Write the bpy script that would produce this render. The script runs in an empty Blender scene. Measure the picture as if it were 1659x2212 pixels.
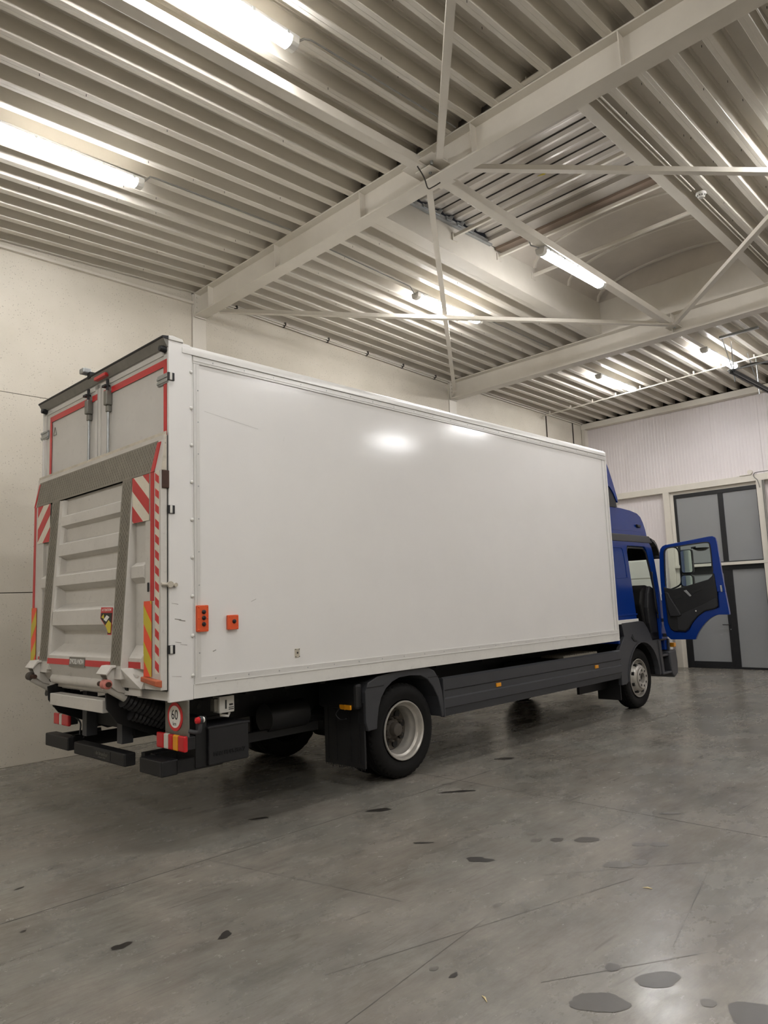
import bpy, bmesh, math, random
from mathutils import Vector, Matrix
random.seed(7)
sc = bpy.context.scene
COL = sc.collection
PI = math.pi

# ------------------------------------------------------------------ camera
cam_d = bpy.data.cameras.new('camera'); cam = bpy.data.objects.new('camera', cam_d); COL.objects.link(cam)
def cam_matrix(pos, yaw, pitch, roll):
    f = Vector((math.cos(yaw)*math.cos(pitch), math.sin(yaw)*math.cos(pitch), math.sin(pitch)))
    r = Vector((math.sin(yaw), -math.cos(yaw), 0)); u = r.cross(f)
    c, s = math.cos(roll), math.sin(roll)
    r2 = c*r+s*u; u2 = -s*r+c*u
    return Matrix(((r2.x, u2.x, -f.x, pos[0]), (r2.y, u2.y, -f.y, pos[1]), (r2.z, u2.z, -f.z, pos[2]), (0, 0, 0, 1)))
cam.matrix_world = cam_matrix((-2.74148, -5.03996, 1.72435), 0.7822634, 0.1248679, -0.0387726)
cam_d.sensor_fit = 'HORIZONTAL'; cam_d.sensor_width = 36.0; cam_d.lens = 1570.31/1659*36
cam_d.clip_start = 0.05; cam_d.clip_end = 100
sc.camera = cam

# ------------------------------------------------------------------ world, exposure
world = bpy.data.worlds.new('night_sky'); sc.world = world; world.use_nodes = True
world.node_tree.nodes['Background'].inputs[0].default_value = (0.05, 0.05, 0.055, 1)
world.node_tree.nodes['Background'].inputs[1].default_value = 0.15
sc.view_settings.view_transform = 'Standard'; sc.view_settings.look = 'None'
sc.view_settings.gamma = 1; sc.view_settings.use_curve_mapping = False
sc.view_settings.exposure = 0.68
LAMP_STRENGTH = 60.0
LAMP_COLOR = (1.0, 0.99, 1.0)

# ------------------------------------------------------------------ materials
def lin(c):
    return tuple(((v/255)/12.92 if v/255 <= 0.04045 else ((v/255+0.055)/1.055)**2.4) for v in c)
MATS = {}
def mat(name, rgb, rough=0.5, metal=0.0, var=0.0, scale=4.0, bump=0.0, bscale=40.0, dirt=0.0, spec=0.5, coat=0.0, stretch=(1, 1, 1)):
    if name in MATS: return MATS[name]
    m = bpy.data.materials.new(name); m.use_nodes = True; nt = m.node_tree; N = nt.nodes; L = nt.links
    b = N['Principled BSDF']; c = lin(rgb)
    b.inputs['Roughness'].default_value = rough; b.inputs['Metallic'].default_value = metal
    b.inputs['Specular IOR Level'].default_value = spec
    if coat: b.inputs['Coat Weight'].default_value = coat; b.inputs['Coat Roughness'].default_value = 0.08
    b.inputs['Base Color'].default_value = (*c, 1)
    if var > 0 or bump > 0 or dirt > 0:
        tc = N.new('ShaderNodeTexCoord'); mp = N.new('ShaderNodeMapping'); mp.inputs['Scale'].default_value = stretch
        L.new(tc.outputs['Object'], mp.inputs['Vector'])
    if var > 0 or dirt > 0:
        n = N.new('ShaderNodeTexNoise'); n.inputs['Scale'].default_value = scale; n.inputs['Detail'].default_value = 8
        n.inputs['Roughness'].default_value = 0.65
        L.new(mp.outputs[0], n.inputs['Vector'])
        r = N.new('ShaderNodeValToRGB'); r.color_ramp.elements[0].position = 0.3; r.color_ramp.elements[1].position = 0.7
        r.color_ramp.elements[0].color = (*[max(0, v*(1-var)) for v in c], 1)
        r.color_ramp.elements[1].color = (*[min(1, v*(1+var)) for v in c], 1)
        L.new(n.outputs['Fac'], r.inputs['Fac']); out = r.outputs[0]
        if dirt > 0:
            n2 = N.new('ShaderNodeTexNoise'); n2.inputs['Scale'].default_value = scale*6; n2.inputs['Detail'].default_value = 10
            n2.inputs['Roughness'].default_value = 0.8; L.new(mp.outputs[0], n2.inputs['Vector'])
            r2 = N.new('ShaderNodeValToRGB'); r2.color_ramp.elements[0].position = 0.56; r2.color_ramp.elements[1].position = 0.72
            r2.color_ramp.elements[0].color = (0, 0, 0, 1); r2.color_ramp.elements[1].color = (dirt, dirt, dirt, 1)
            L.new(n2.outputs['Fac'], r2.inputs['Fac'])
            mx = N.new('ShaderNodeMixRGB'); mx.inputs[2].default_value = (0.07, 0.055, 0.04, 1)
            L.new(r2.outputs[0], mx.inputs[0]); L.new(out, mx.inputs[1]); out = mx.outputs[0]
        L.new(out, b.inputs['Base Color'])
    if bump > 0:
        n3 = N.new('ShaderNodeTexNoise'); n3.inputs['Scale'].default_value = bscale; n3.inputs['Detail'].default_value = 4
        L.new(mp.outputs[0], n3.inputs['Vector'])
        bp = N.new('ShaderNodeBump'); bp.inputs['Strength'].default_value = bump; bp.inputs['Distance'].default_value = 0.01
        L.new(n3.outputs['Fac'], bp.inputs['Height']); L.new(bp.outputs[0], b.inputs['Normal'])
    MATS[name] = m; return m

def floor_material():
    m = bpy.data.materials.new('polished_concrete'); m.use_nodes = True; nt = m.node_tree; N = nt.nodes; L = nt.links
    b = N['Principled BSDF']; tc = N.new('ShaderNodeTexCoord')
    def noise(s, d=8, ro=0.65, rot=0, st=(1, 1, 1)):
        mp = N.new('ShaderNodeMapping'); mp.inputs['Scale'].default_value = st; mp.inputs['Rotation'].default_value = (0, 0, rot)
        L.new(tc.outputs['Object'], mp.inputs['Vector'])
        n = N.new('ShaderNodeTexNoise'); n.inputs['Scale'].default_value = s; n.inputs['Detail'].default_value = d; n.inputs['Roughness'].default_value = ro
        L.new(mp.outputs[0], n.inputs['Vector']); return n.outputs['Fac']
    def ramp(src, a, ca, bb, cb):
        r = N.new('ShaderNodeValToRGB'); r.color_ramp.elements[0].position = a; r.color_ramp.elements[0].color = (*ca, 1)
        r.color_ramp.elements[1].position = bb; r.color_ramp.elements[1].color = (*cb, 1); L.new(src, r.inputs['Fac']); return r.outputs[0]
    def mix(kind, f, a, c):
        x = N.new('ShaderNodeMixRGB'); x.blend_type = kind
        if isinstance(f, float): x.inputs[0].default_value = f
        else: L.new(f, x.inputs[0])
        L.new(a, x.inputs[1])
        if isinstance(c, tuple): x.inputs[2].default_value = (*c, 1)
        else: L.new(c, x.inputs[2])
        return x.outputs[0]
    base = ramp(noise(0.55, 10, 0.7), 0.35, lin((111, 107, 99)), 0.66, lin((139, 135, 127)))
    warm = ramp(noise(0.9, 5, 0.6, 0.7), 0.40, (0.42, 0.44, 0.42), 0.62, (0.56, 0.51, 0.46))
    base = mix('OVERLAY', 0.35, base, warm)
    cloud = ramp(noise(2.6, 12, 0.78, 0.5, (1, 2.0, 1)), 0.34, (0.52, 0.52, 0.52), 0.60, (1, 1, 1))
    base = mix('MULTIPLY', 0.6, base, cloud)
    streak = ramp(noise(7, 9, 0.8, 0.78, (0.35, 2.6, 1)), 0.25, (0.45, 0.44, 0.42), 0.58, (1, 1, 1))
    base = mix('MULTIPLY', 0.5, base, streak)
    light = ramp(noise(11, 8, 0.75, -0.6, (0.5, 1.8, 1)), 0.50, (0, 0, 0), 0.85, (1, 1, 1))
    base = mix('MIX', mix('MULTIPLY', 1.0, light, (0.05, 0.05, 0.05)), base, lin((180, 178, 170)))
    # fine scratches: thin noise isolines stretched along several directions
    for rot, s, st in ((0.9, 1.3, (0.08, 2.2, 1)), (-0.5, 1.1, (0.09, 1.9, 1)), (2.2, 1.2, (0.10, 2.0, 1))):
        f = noise(s, 2, 0.5, rot, st)
        r = N.new('ShaderNodeValToRGB'); e = r.color_ramp.elements
        e[0].position = 0.497; e[0].color = (0, 0, 0, 1); e[1].position = 0.5; e[1].color = (1, 1, 1, 1)
        k = e.new(0.503); k.color = (0, 0, 0, 1); L.new(f, r.inputs['Fac'])
        gate = ramp(noise(1.7, 3, 0.5, rot+1), 0.52, (0, 0, 0), 0.60, (0.5, 0.5, 0.5))
        base = mix('MIX', mix('MULTIPLY', 1.0, r.outputs[0], gate), base, lin((70, 67, 62)))
    L.new(base, b.inputs['Base Color'])
    rr = ramp(noise(1.6, 8, 0.7, 0.2, (1, 1.7, 1)), 0.3, (0.15, 0.15, 0.15), 0.72, (0.36, 0.36, 0.36))
    L.new(rr, b.inputs['Roughness']); b.inputs['Specular IOR Level'].default_value = 0.5
    bp = N.new('ShaderNodeBump'); bp.inputs['Strength'].default_value = 0.05; bp.inputs['Distance'].default_value = 0.004
    L.new(noise(45, 4, 0.6), bp.inputs['Height']); L.new(bp.outputs[0], b.inputs['Normal'])
    return m

def concrete_material():
    m = bpy.data.materials.new('precast_concrete'); m.use_nodes = True; nt = m.node_tree; N = nt.nodes; L = nt.links
    b = N['Principled BSDF']; tc = N.new('ShaderNodeTexCoord')
    n = N.new('ShaderNodeTexNoise'); n.inputs['Scale'].default_value = 1.1; n.inputs['Detail'].default_value = 9; L.new(tc.outputs['Object'], n.inputs['Vector'])
    r = N.new('ShaderNodeValToRGB'); r.color_ramp.elements[0].position = 0.35; r.color_ramp.elements[0].color = (*lin((190, 183, 168)), 1)
    r.color_ramp.elements[1].position = 0.7; r.color_ramp.elements[1].color = (*lin((204, 197, 183)), 1); L.new(n.outputs['Fac'], r.inputs['Fac'])
    v = N.new('ShaderNodeTexVoronoi'); v.inputs['Scale'].default_value = 30; L.new(tc.outputs['Object'], v.inputs['Vector'])
    n2 = N.new('ShaderNodeTexNoise'); n2.inputs['Scale'].default_value = 5; n2.inputs['Detail'].default_value = 6; L.new(tc.outputs['Object'], n2.inputs['Vector'])
    r2 = N.new('ShaderNodeValToRGB'); r2.color_ramp.elements[0].position = 0.10; r2.color_ramp.elements[0].color = (0.6, 0.6, 0.6, 1)
    r2.color_ramp.elements[1].position = 0.24; r2.color_ramp.elements[1].color = (0, 0, 0, 1); L.new(v.outputs['Distance'], r2.inputs['Fac'])
    gt = N.new('ShaderNodeValToRGB'); gt.color_ramp.elements[0].position = 0.40; gt.color_ramp.elements[1].position = 0.55; L.new(n2.outputs['Fac'], gt.inputs['Fac'])
    mm = N.new('ShaderNodeMixRGB'); mm.blend_type = 'MULTIPLY'; mm.inputs[0].default_value = 1; L.new(r2.outputs[0], mm.inputs[1]); L.new(gt.outputs[0], mm.inputs[2])
    mx = N.new('ShaderNodeMixRGB'); mx.inputs[2].default_value = (*lin((128, 122, 110)), 1); L.new(mm.outputs[0], mx.inputs[0]); L.new(r.outputs[0], mx.inputs[1])
    L.new(mx.outputs[0], b.inputs['Base Color']); b.inputs['Roughness'].default_value = 0.75
    bp = N.new('ShaderNodeBump'); bp.inputs['Strength'].default_value = 0.15; bp.inputs['Distance'].default_value = 0.01
    n4 = N.new('ShaderNodeTexNoise'); n4.inputs['Scale'].default_value = 60; L.new(tc.outputs['Object'], n4.inputs['Vector'])
    L.new(n4.outputs['Fac'], bp.inputs['Height']); L.new(bp.outputs[0], b.inputs['Normal'])
    return m

def emission(name, rgb, strength):
    m = bpy.data.materials.new(name); m.use_nodes = True; N = m.node_tree.nodes
    b = N['Principled BSDF']; b.inputs['Base Color'].default_value = (0.8, 0.8, 0.8, 1)
    b.inputs['Emission Color'].default_value = (*rgb, 1); b.inputs['Emission Strength'].default_value = strength
    return m

M_floor = floor_material(); M_conc = concrete_material()
M_deck = mat('deck_coating', (205, 199, 187), 0.36, 0.0, 0.05, 1.5, spec=0.5, coat=0.0)
M_steel = mat('steel_paint', (207, 201, 189), 0.42, 0.0, 0.04, 3.0)
M_panel = mat('sandwich_panel', (216, 209, 208), 0.42, 0.0, 0.03, 1.2)
M_galv = mat('galvanised', (165, 168, 168), 0.35, 0.8, 0.15, 9)
M_galvd = mat('shutter_metal', (182, 176, 167), 0.3, 0.4, 0.08, 3)
M_gap = mat('joint_dark', (52, 48, 43), 0.9)
M_alu = mat('anthracite_frame', (26, 27, 29), 0.4)
M_pane = mat('frosted_glass', (136, 137, 138), 0.12, 0.0, 0.04, 0.4, spec=0.5)
M_vault = mat('vault_sheet', (188, 180, 168), 0.5, 0.0, 0.12, 1.0)
M_lamp = emission('tube_light', LAMP_COLOR, LAMP_STRENGTH)
M_house = mat('lamp_housing', (190, 190, 188), 0.5)
M_cap = mat('lamp_end_cap', (205, 203, 196), 0.2, spec=0.6)
M_cable = mat('grey_conduit', (120, 118, 112), 0.5)
M_black = mat('black_plastic', (20, 20, 22), 0.55, var=0.15, scale=8)
M_dark = mat('chassis_black', (9, 9, 10), 0.6, var=0.2, scale=6)
M_white = mat('white_body', (219, 217, 213), 0.13, 0.0, 0.02, 1.5, spec=0.5, bump=0.03, bscale=2.5)
M_whited = mat('white_frame', (212, 210, 204), 0.3, 0.0, 0.05, 3, dirt=0.25)
M_alum = mat('aluminium_trim', (206, 204, 199), 0.3, 0.08, 0.04, 4)
M_door = mat('rear_door_white', (200, 197, 191), 0.38, 0.0, 0.05, 2, dirt=0.15)
M_lift = mat('lift_paint', (196, 192, 184), 0.42, 0.0, 0.06, 3, dirt=0.3)
M_worn = mat('worn_edge', (184, 176, 160), 0.5, 0.1, 0.2, 7, dirt=1.0)
M_check = mat('checker_plate', (126, 121, 109), 0.5, 0.25, 0.16, 9)
M_red = mat('red_tape', (186, 38, 40), 0.35, 0.0, 0.08, 4, dirt=0.15)
M_redb = mat('red_marking', (200, 40, 42), 0.35)
M_wtape = mat('white_tape', (215, 208, 190), 0.4, 0.0, 0.06, 6, dirt=0.3)
M_yel = mat('yellow_reflective', (196, 178, 40), 0.35)
M_orr = mat('orange_reflective', (235, 78, 42), 0.35)
M_orange = mat('orange_panel', (214, 84, 40), 0.4, 0.0, 0.05, 10)
M_amber = mat('amber_lens', (225, 150, 30), 0.25)
M_redl = mat('red_lens', (190, 28, 34), 0.2, spec=0.6)
M_clear = mat('clear_lens', (205, 202, 190), 0.2, spec=0.6)
M_blue = mat('blue_paint', (2, 44, 120), 0.22, 0.0, 0.03, 2, coat=0.1, spec=0.3)
M_grey = mat('dark_grey_plastic', (53, 54, 57), 0.5, 0.0, 0.06, 5)
M_rubber = mat('tyre_rubber', (17, 16, 15), 0.8, 0.0, 0.15, 9, spec=0.25)
M_rim = mat('wheel_silver', (178, 174, 166), 0.38, 0.5, 0.12, 9, dirt=0.35)
M_hub = mat('dusty_hub', (76, 70, 63), 0.7, 0.2, 0.2, 10)
M_glass = None
M_interior = mat('cab_interior', (13, 13, 14), 0.6)
M_intg = mat('cab_interior_grey', (30, 30, 32), 0.6)
M_rust = mat('rusty_grease', (60, 36, 22), 0.6, 0.1, 0.3, 30)
M_orrd = mat('weathered_orange', (172, 88, 56), 0.45, 0, 0.1, 12)
M_scuff = mat('grey_scuff', (128, 124, 116), 0.6)
M_pink = mat('roller_red', (196, 120, 108), 0.5, 0, 0.15, 20)
M_stain = mat('oil_stain', (72, 68, 62), 0.32, 0.0, 0.12, 8)
M_staind = mat('dark_oil', (44, 41, 37), 0.35, 0.0, 0.2, 14)
M_stainl = mat('faint_stain', (98, 94, 87), 0.36, 0.0, 0.12, 8)
M_scratch = mat('scratch_mark', (78, 75, 69), 0.6)
M_print = mat('print_black', (20, 20, 20), 0.5)
M_signw = mat('sign_white', (225, 222, 214), 0.4)
M_mirror = mat('mirror_face', (220, 225, 225), 0.03, 1.0)
M_tag = mat('grey_plate', (120, 118, 110), 0.4, 0.4, 0.1, 20)
M_shade = mat('tinted_visor', (40, 38, 36), 0.25)
M_stick = mat('wood_sliver', (214, 196, 150), 0.6)
def glass_material():
    m = bpy.data.materials.new('window_glass'); m.use_nodes = True; b = m.node_tree.nodes['Principled BSDF']
    b.inputs['Base Color'].default_value = (0.86, 0.94, 0.90, 1); b.inputs['Roughness'].default_value = 0.0
    b.inputs['Transmission Weight'].default_value = 1.0; b.inputs['IOR'].default_value = 1.1
    return m
M_glass = glass_material()

# ------------------------------------------------------------------ geometry helpers
class B:
    def __init__(s): s.v = []; s.f = []
    def quad(s, a, b, c, d):
        n = len(s.v); s.v += [a, b, c, d]; s.f.append((n, n+1, n+2, n+3)); return s
    def poly(s, pts):
        n = len(s.v); s.v += list(pts); s.f.append(tuple(range(n, n+len(pts)))); return s
    def box(s, x0, x1, y0, y1, z0, z1):
        n = len(s.v)
        s.v += [(x, y, z) for z in (z0, z1) for y in (y0, y1) for x in (x0, x1)]
        for f in ((0, 2, 3, 1), (4, 5, 7, 6), (0, 1, 5, 4), (2, 6, 7, 3), (0, 4, 6, 2), (1, 3, 7, 5)): s.f.append(tuple(n+i for i in f))
        return s
    def hexa(s, p):   # 8 points: bottom 4 (ccw), top 4
        n = len(s.v); s.v += list(p)
        for f in ((3, 2, 1, 0), (4, 5, 6, 7), (0, 1, 5, 4), (1, 2, 6, 5), (2, 3, 7, 6), (3, 0, 4, 7)): s.f.append(tuple(n+i for i in f))
        return s
    def prism(s, pts, fn, a, b):   # extrude 2-D polygon: fn(u, v, w)
        n = len(s.v); k = len(pts)
        s.v += [fn(u, v, a) for u, v in pts] + [fn(u, v, b) for u, v in pts]
        s.f.append(tuple(range(n+k-1, n-1, -1))); s.f.append(tuple(range(n+k, n+2*k)))
        for i in range(k):
            j = (i+1) % k; s.f.append((n+i, n+j, n+k+j, n+k+i))
        return s
    def strip(s, pts, fn, a, b, closed=False):  # open sheet extruded
        n = len(s.v); k = len(pts)
        s.v += [fn(u, v, a) for u, v in pts] + [fn(u, v, b) for u, v in pts]
        for i in range(k if closed else k-1):
            j = (i+1) % k; s.f.append((n+i, n+j, n+k+j, n+k+i))
        return s
    def ring(s, outer, inner, fn, a, b):  # band between two closed/open polylines of equal count, extruded
        n = len(s.v); k = len(outer)
        for w in (a, b):
            s.v += [fn(u, v, w) for u, v in outer]; s.v += [fn(u, v, w) for u, v in inner]
        o0, i0, o1, i1 = n, n+k, n+2*k, n+3*k
        for i in range(k-1):
            j = i+1
            s.f += [(o0+i, o0+j, i0+j, i0+i), (o1+j, o1+i, i1+i, i1+j), (o0+j, o0+i, o1+i, o1+j), (i0+i, i0+j, i1+j, i1+i)]
        s.f += [(o0, i0, i1, o1), (i0+k-1, o0+k-1, o1+k-1, i1+k-1)]
        return s
    def tube(s, pts, r, n=10, cap=True):
        P = [Vector(p) for p in pts]; base = len(s.v); prev = None
        rs = r if isinstance(r, (list, tuple)) else [r]*len(P)
        for i, p in enumerate(P):
            t = (P[min(i+1, len(P)-1)]-P[max(i-1, 0)]).normalized()
            if prev is None:
                up = Vector((0, 0, 1)) if abs(t.z) < 0.9 else Vector((1, 0, 0)); a = t.cross(up).normalized()
            else: a = (prev-t*prev.dot(t)).normalized()
            prev = a; b = t.cross(a)
            for k in range(n):
                q = p+(a*math.cos(2*PI*k/n)+b*math.sin(2*PI*k/n))*rs[i]; s.v.append(tuple(q))
        for i in range(len(P)-1):
            for k in range(n):
                j = (k+1) % n; s.f.append((base+i*n+k, base+i*n+j, base+(i+1)*n+j, base+(i+1)*n+k))
        if cap:
            s.f.append(tuple(base+k for k in range(n-1, -1, -1))); s.f.append(tuple(base+(len(P)-1)*n+k for k in range(n)))
        return s
    def lathe(s, prof, c, n=32, axis='y', mod=None):  # prof: (offset along axis, radius)
        base = len(s.v); k = len(prof)
        for i in range(n):
            a = 2*PI*i/n
            for j, (o, r) in enumerate(prof):
                if mod: r = mod(i, j, r)
                if axis == 'y': s.v.append((c[0]+r*math.cos(a), c[1]+o, c[2]+r*math.sin(a)))
                elif axis == 'x': s.v.append((c[0]+o, c[1]+r*math.cos(a), c[2]+r*math.sin(a)))
                else: s.v.append((c[0]+r*math.cos(a), c[1]+r*math.sin(a), c[2]+o))
        for i in range(n):
            i2 = (i+1) % n
            for j in range(k-1): s.f.append((base+i*k+j, base+i*k+j+1, base+i2*k+j+1, base+i2*k+j))
        return s
    def cyl(s, c, r, h, n=16, axis='y'):
        return s.lathe([(0, 0.0001), (0, r), (h, r), (h, 0.0001)], c, n, axis)

def obj(name, b, m, parent=None, bevel=0.0, smooth=False, kind=None, label=None, origin=None, seg=2):
    me = bpy.data.meshes.new(name); v = b.v
    if origin: v = [(x-origin[0], y-origin[1], z-origin[2]) for x, y, z in v]
    me.from_pydata(v, [], b.f); me.update()
    bm = bmesh.new(); bm.from_mesh(me); bmesh.ops.remove_doubles(bm, verts=bm.verts, dist=1e-5)
    bmesh.ops.recalc_face_normals(bm, faces=bm.faces); bm.to_mesh(me); bm.free()
    me.materials.append(m)
    o = bpy.data.objects.new(name, me); COL.objects.link(o)
    if origin: o.location = origin
    if parent: o.parent = parent
    if bevel:
        md = o.modifiers.new('bevel', 'BEVEL'); md.width = bevel; md.segments = seg; md.limit_method = 'ANGLE'; md.angle_limit = 0.6
    if smooth:
        for p in me.polygons: p.use_smooth = True
        me.set_sharp_from_angle(angle=0.7)
    if kind: o['kind'] = kind
    if label: o['label'] = label
    return o
def empty(name, loc=(0, 0, 0), rz=0, label=None, cat=None, group=None, kind=None, parent=None):
    o = bpy.data.objects.new(name, None); COL.objects.link(o); o.location = loc; o.rotation_euler = (0, 0, rz)
    o.empty_display_size = 0.1
    if label: o['label'] = label
    if cat: o['category'] = cat
    if group: o['group'] = group
    if kind: o['kind'] = kind
    if parent: o.parent = parent
    return o
def tag(o, label, cat, group=None):
    o['label'] = label; o['category'] = cat
    if group: o['group'] = group
    return o
def copy_part(o, parent, loc=None, label=None):
    c = o.copy(); COL.objects.link(c); c.parent = parent
    if loc is not None: c.location = loc
    if label: c['label'] = label
    return c
def text(name, body, size, m, parent, mat4, extrude=0.001, align='CENTER', sx=1.0):
    cu = bpy.data.curves.new(name, 'FONT'); cu.body = body; cu.size = size; cu.extrude = extrude
    cu.align_x = align; cu.align_y = 'CENTER'; cu.resolution_u = 3
    t = bpy.data.objects.new(name, cu); COL.objects.link(t)
    dg = bpy.context.evaluated_depsgraph_get(); me = bpy.data.meshes.new_from_object(t.evaluated_get(dg))
    bpy.data.objects.remove(t)
    me.transform(Matrix.Diagonal((sx, 1, 1, 1))); me.transform(mat4)
    me.materials.clear(); me.materials.append(m)
    o = bpy.data.objects.new(name, me); COL.objects.link(o); o.parent = parent
    return o
def basis(origin, u, v):   # text x axis u, y axis v
    u = Vector(u).normalized(); v = Vector(v).normalized(); n = u.cross(v)
    return Matrix(((u.x, v.x, n.x, origin[0]), (u.y, v.y, n.y, origin[1]), (u.z, v.z, n.z, origin[2]), (0, 0, 0, 1)))
YZ = lambda x: (lambda u, v, w: (w, u, v))
fx = lambda u, v, w: (w, u, v)     # polygon in (y, z) extruded along x
fy = lambda u, v, w: (u, w, v)     # polygon in (x, z) extruded along y
fz = lambda u, v, w: (u, v, w)
def smooth_pts(pts, n=4, closed=False):   # Catmull-Rom
    out = []; k = len(pts); rng = range(k if closed else k-1)
    for i in rng:
        p0 = pts[(i-1) % k] if (closed or i > 0) else pts[0]; p1 = pts[i]; p2 = pts[(i+1) % k]; p3 = pts[(i+2) % k] if (closed or i+2 < k) else pts[-1]
        for j in range(n):
            t = j/n
            out.append(tuple(0.5*((2*p1[d])+(-p0[d]+p2[d])*t+(2*p0[d]-5*p1[d]+4*p2[d]-p3[d])*t*t+(-p0[d]+3*p1[d]-3*p2[d]+p3[d])*t**3) for d in range(len(p1))))
    if not closed: out.append(tuple(pts[-1]))
    return out
def rrect(u0, u1, v0, v1, r, n=3):
    pts = []
    for cx, cy, a0 in ((u1-r, v1-r, 0), (u0+r, v1-r, PI/2), (u0+r, v0+r, PI), (u1-r, v0+r, 1.5*PI)):
        for k in range(n+1): a = a0+PI/2*k/n; pts.append((cx+r*math.cos(a), cy+r*math.sin(a)))
    return pts

# ================================================================== SETTING
XF = 14.15; YL = 4.31; YR = -11.5; XB = -8.0
def zdeck(x):
    if x < 2.85: return 6.48+0.030*(x-2.85)
    if x < 8.82: return 6.48-0.038*(x-2.85)
    return 6.253-0.022*(x-8.82)

floor = obj('floor', B().box(XB-0.3, XF+0.3, YR-0.3, YL+0.3, -0.2, 0.0), M_floor, kind='structure')
# saw-cut joints
obj('saw_cut_joint', B().box(2.868, 2.874, YR, YL, 0.0003, 0.0012), M_scratch, floor)
obj('saw_cut_joint', B().box(XB, XF, -0.345, -0.339, 0.0003, 0.0012), M_scratch, floor)
def blob(cx, cy, rx, ry, rot, z, seed, jag=0.12, n=22):
    rd = random.Random(seed); pts = []
    ph = [rd.uniform(0, 2*PI) for _ in range(4)]
    for i in range(n*2):
        a = 2*PI*i/(n*2)
        k = 1+jag*(0.5*math.sin(2*a+ph[0])+0.4*math.sin(3*a+ph[1])+0.3*math.sin(5*a+ph[2])+rd.uniform(-0.35, 0.35))
        x, y = rx*k*math.cos(a), ry*k*math.sin(a)
        pts.append((cx+x*math.cos(rot)-y*math.sin(rot), cy+x*math.sin(rot)+y*math.cos(rot), z))
    b = B(); b.v = pts+[(cx, cy, z)]; b.f = [(i, (i+1) % len(pts), len(pts)) for i in range(len(pts))]
    return b
STAINS = [(0.219, -3.279, .118, .082, -.9, M_stain), (0.559, -3.382, .102, .068, -.5, M_stain), (0.527, -3.176, .042, .032, .2, M_stain), (0.53, -3.82, .13, .11, .4, M_stain),
          (-0.901, -1.152, .05, .032, .1, M_staind), (-0.472, -1.465, .045, .03, .6, M_staind), (1.272, -1.82, .085, .05, -.9, M_staind), (1.936, -2.006, .05, .04, 0, M_stain),
          (2.064, -2.169, .09, .055, -.6, M_stain), (1.938, -1.786, .04, .035, 0, M_stainl), (1.838, -1.896, .045, .035, 0, M_stainl), (1.751, -2.571, .09, .06, -.8, M_stainl),
          (1.874, -2.659, .055, .045, -.6, M_stainl), (2.195, -2.497, .05, .04, -.5, M_stainl), (2.279, -2.604, .065, .045, -.6, M_stainl), (2.544, -0.595, .15, .035, -.7, M_staind),
          (1.689, -0.442, .12, .04, -.5, M_staind), (3.907, -0.132, .11, .05, -.8, M_staind), (0.914, 0.184, .07, .028, -.5, M_staind), (1.291, -1.295, .07, .018, -.9, M_staind),
          (-0.007, -2.661, .03, .014, .0, M_staind), (0.51, -3.622, .035, .03, .3, M_stainl), (-0.966, 0.153, .03, .012, .3, M_staind), (-1.181, -0.548, .02, .01, .3, M_staind),
          (3.024, -2.363, .09, .03, -.8, M_stainl), (0.75, -2.35, .03, .02, 0, M_stainl), (-0.02, -2.55, .025, .018, 0, M_stainl)]
for i, (x, y, rx, ry, ro, m) in enumerate(STAINS):
    obj('oil_stain', blob(x, y, rx, ry, ro, 0.0016, i+3, 0.28 if m is M_staind else 0.13), m, floor)
SCR = [((-1.237, -0.345), (-1.0, -0.36)), ((-0.27, -1.32), (-0.42, -1.36)), ((-0.55, -1.33), (-0.48, -1.24)), ((-0.3, -0.9), (-0.1, -0.98)), ((0.24, -1.85), (0.06, -1.83)),
       ((0.9, -3.3), (2.2, -3.0)), ((-0.4, -2.2), (1.6, -2.75)), ((1.3, -2.3), (2.3, -3.1)), ((0.1, -0.35), (0.45, -1.9)), ((-0.8, -2.6), (0.6, -2.4)), ((0.2, -3.0), (0.95, -3.45))]
for (a, b_) in SCR:
    va, vb = Vector((*a, 0.001)), Vector((*b_, 0.001)); n = (vb-va).cross(Vector((0, 0, 1))).normalized()*0.0022
    obj('scratch', B().quad(tuple(va-n*0.3), tuple(vb-n*0.3), tuple(vb+n), tuple(va+n)), M_scratch, floor)
for (a, b_) in (((1.494, -2.86), (1.51, -2.912)), ((-0.065, -2.869), (-0.092, -2.917))):
    mid = ((a[0]+b_[0])/2, (a[1]+b_[1])/2, 0.0)
    t = B().tube([(a[0], a[1], 0.003), (mid[0]+0.004, mid[1], 0.005), (b_[0], b_[1], 0.003)], [0.001, 0.004, 0.0012], 6)
    tag(obj('wood_sliver', t, M_stick, origin=mid), 'pale wood sliver on the floor, the farther one right of centre' if a[0] > 1 else 'pale wood sliver lying on the floor nearest the camera', 'sliver')

# left wall: precast concrete panels between columns
wl = obj('wall_left', B().box(XB, XF+0.3, YL+0.012, YL+0.3, 0, 6.62), M_gap, kind='structure')
bays = [(XB, 2.73), (2.97, 8.70), (8.93, 12.37), (12.39, 13.60), (13.62, XF)]
rows = [(0.0, 2.015), (2.024, 4.474), (4.480, 6.60)]
for (x0, x1) in bays:
    x0, x1 = (x0-0.0035, x1+0.0035) if x1 < 9 else (x0, x1)
    for (z0, z1) in rows:
        obj('concrete_panel', B().box(x0+0.004, x1-0.004, YL, YL+0.02, z0, min(z1, 6.6)), M_conc, wl, bevel=0.004)
for i, (x0, x1) in enumerate(((2.735, 2.965), (8.70, 8.93))):
    o = obj('steel_column', B().box(x0, x1, YL-0.02, YL+0.03, 0, zdeck(x0)-0.01), M_steel, bevel=0.004)
    tag(o, ['pale steel column flush in the left concrete wall under the near roof beam', 'pale steel column flush in the left concrete wall under the far roof beam'][i], 'column', 'columns in the left wall')
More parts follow.
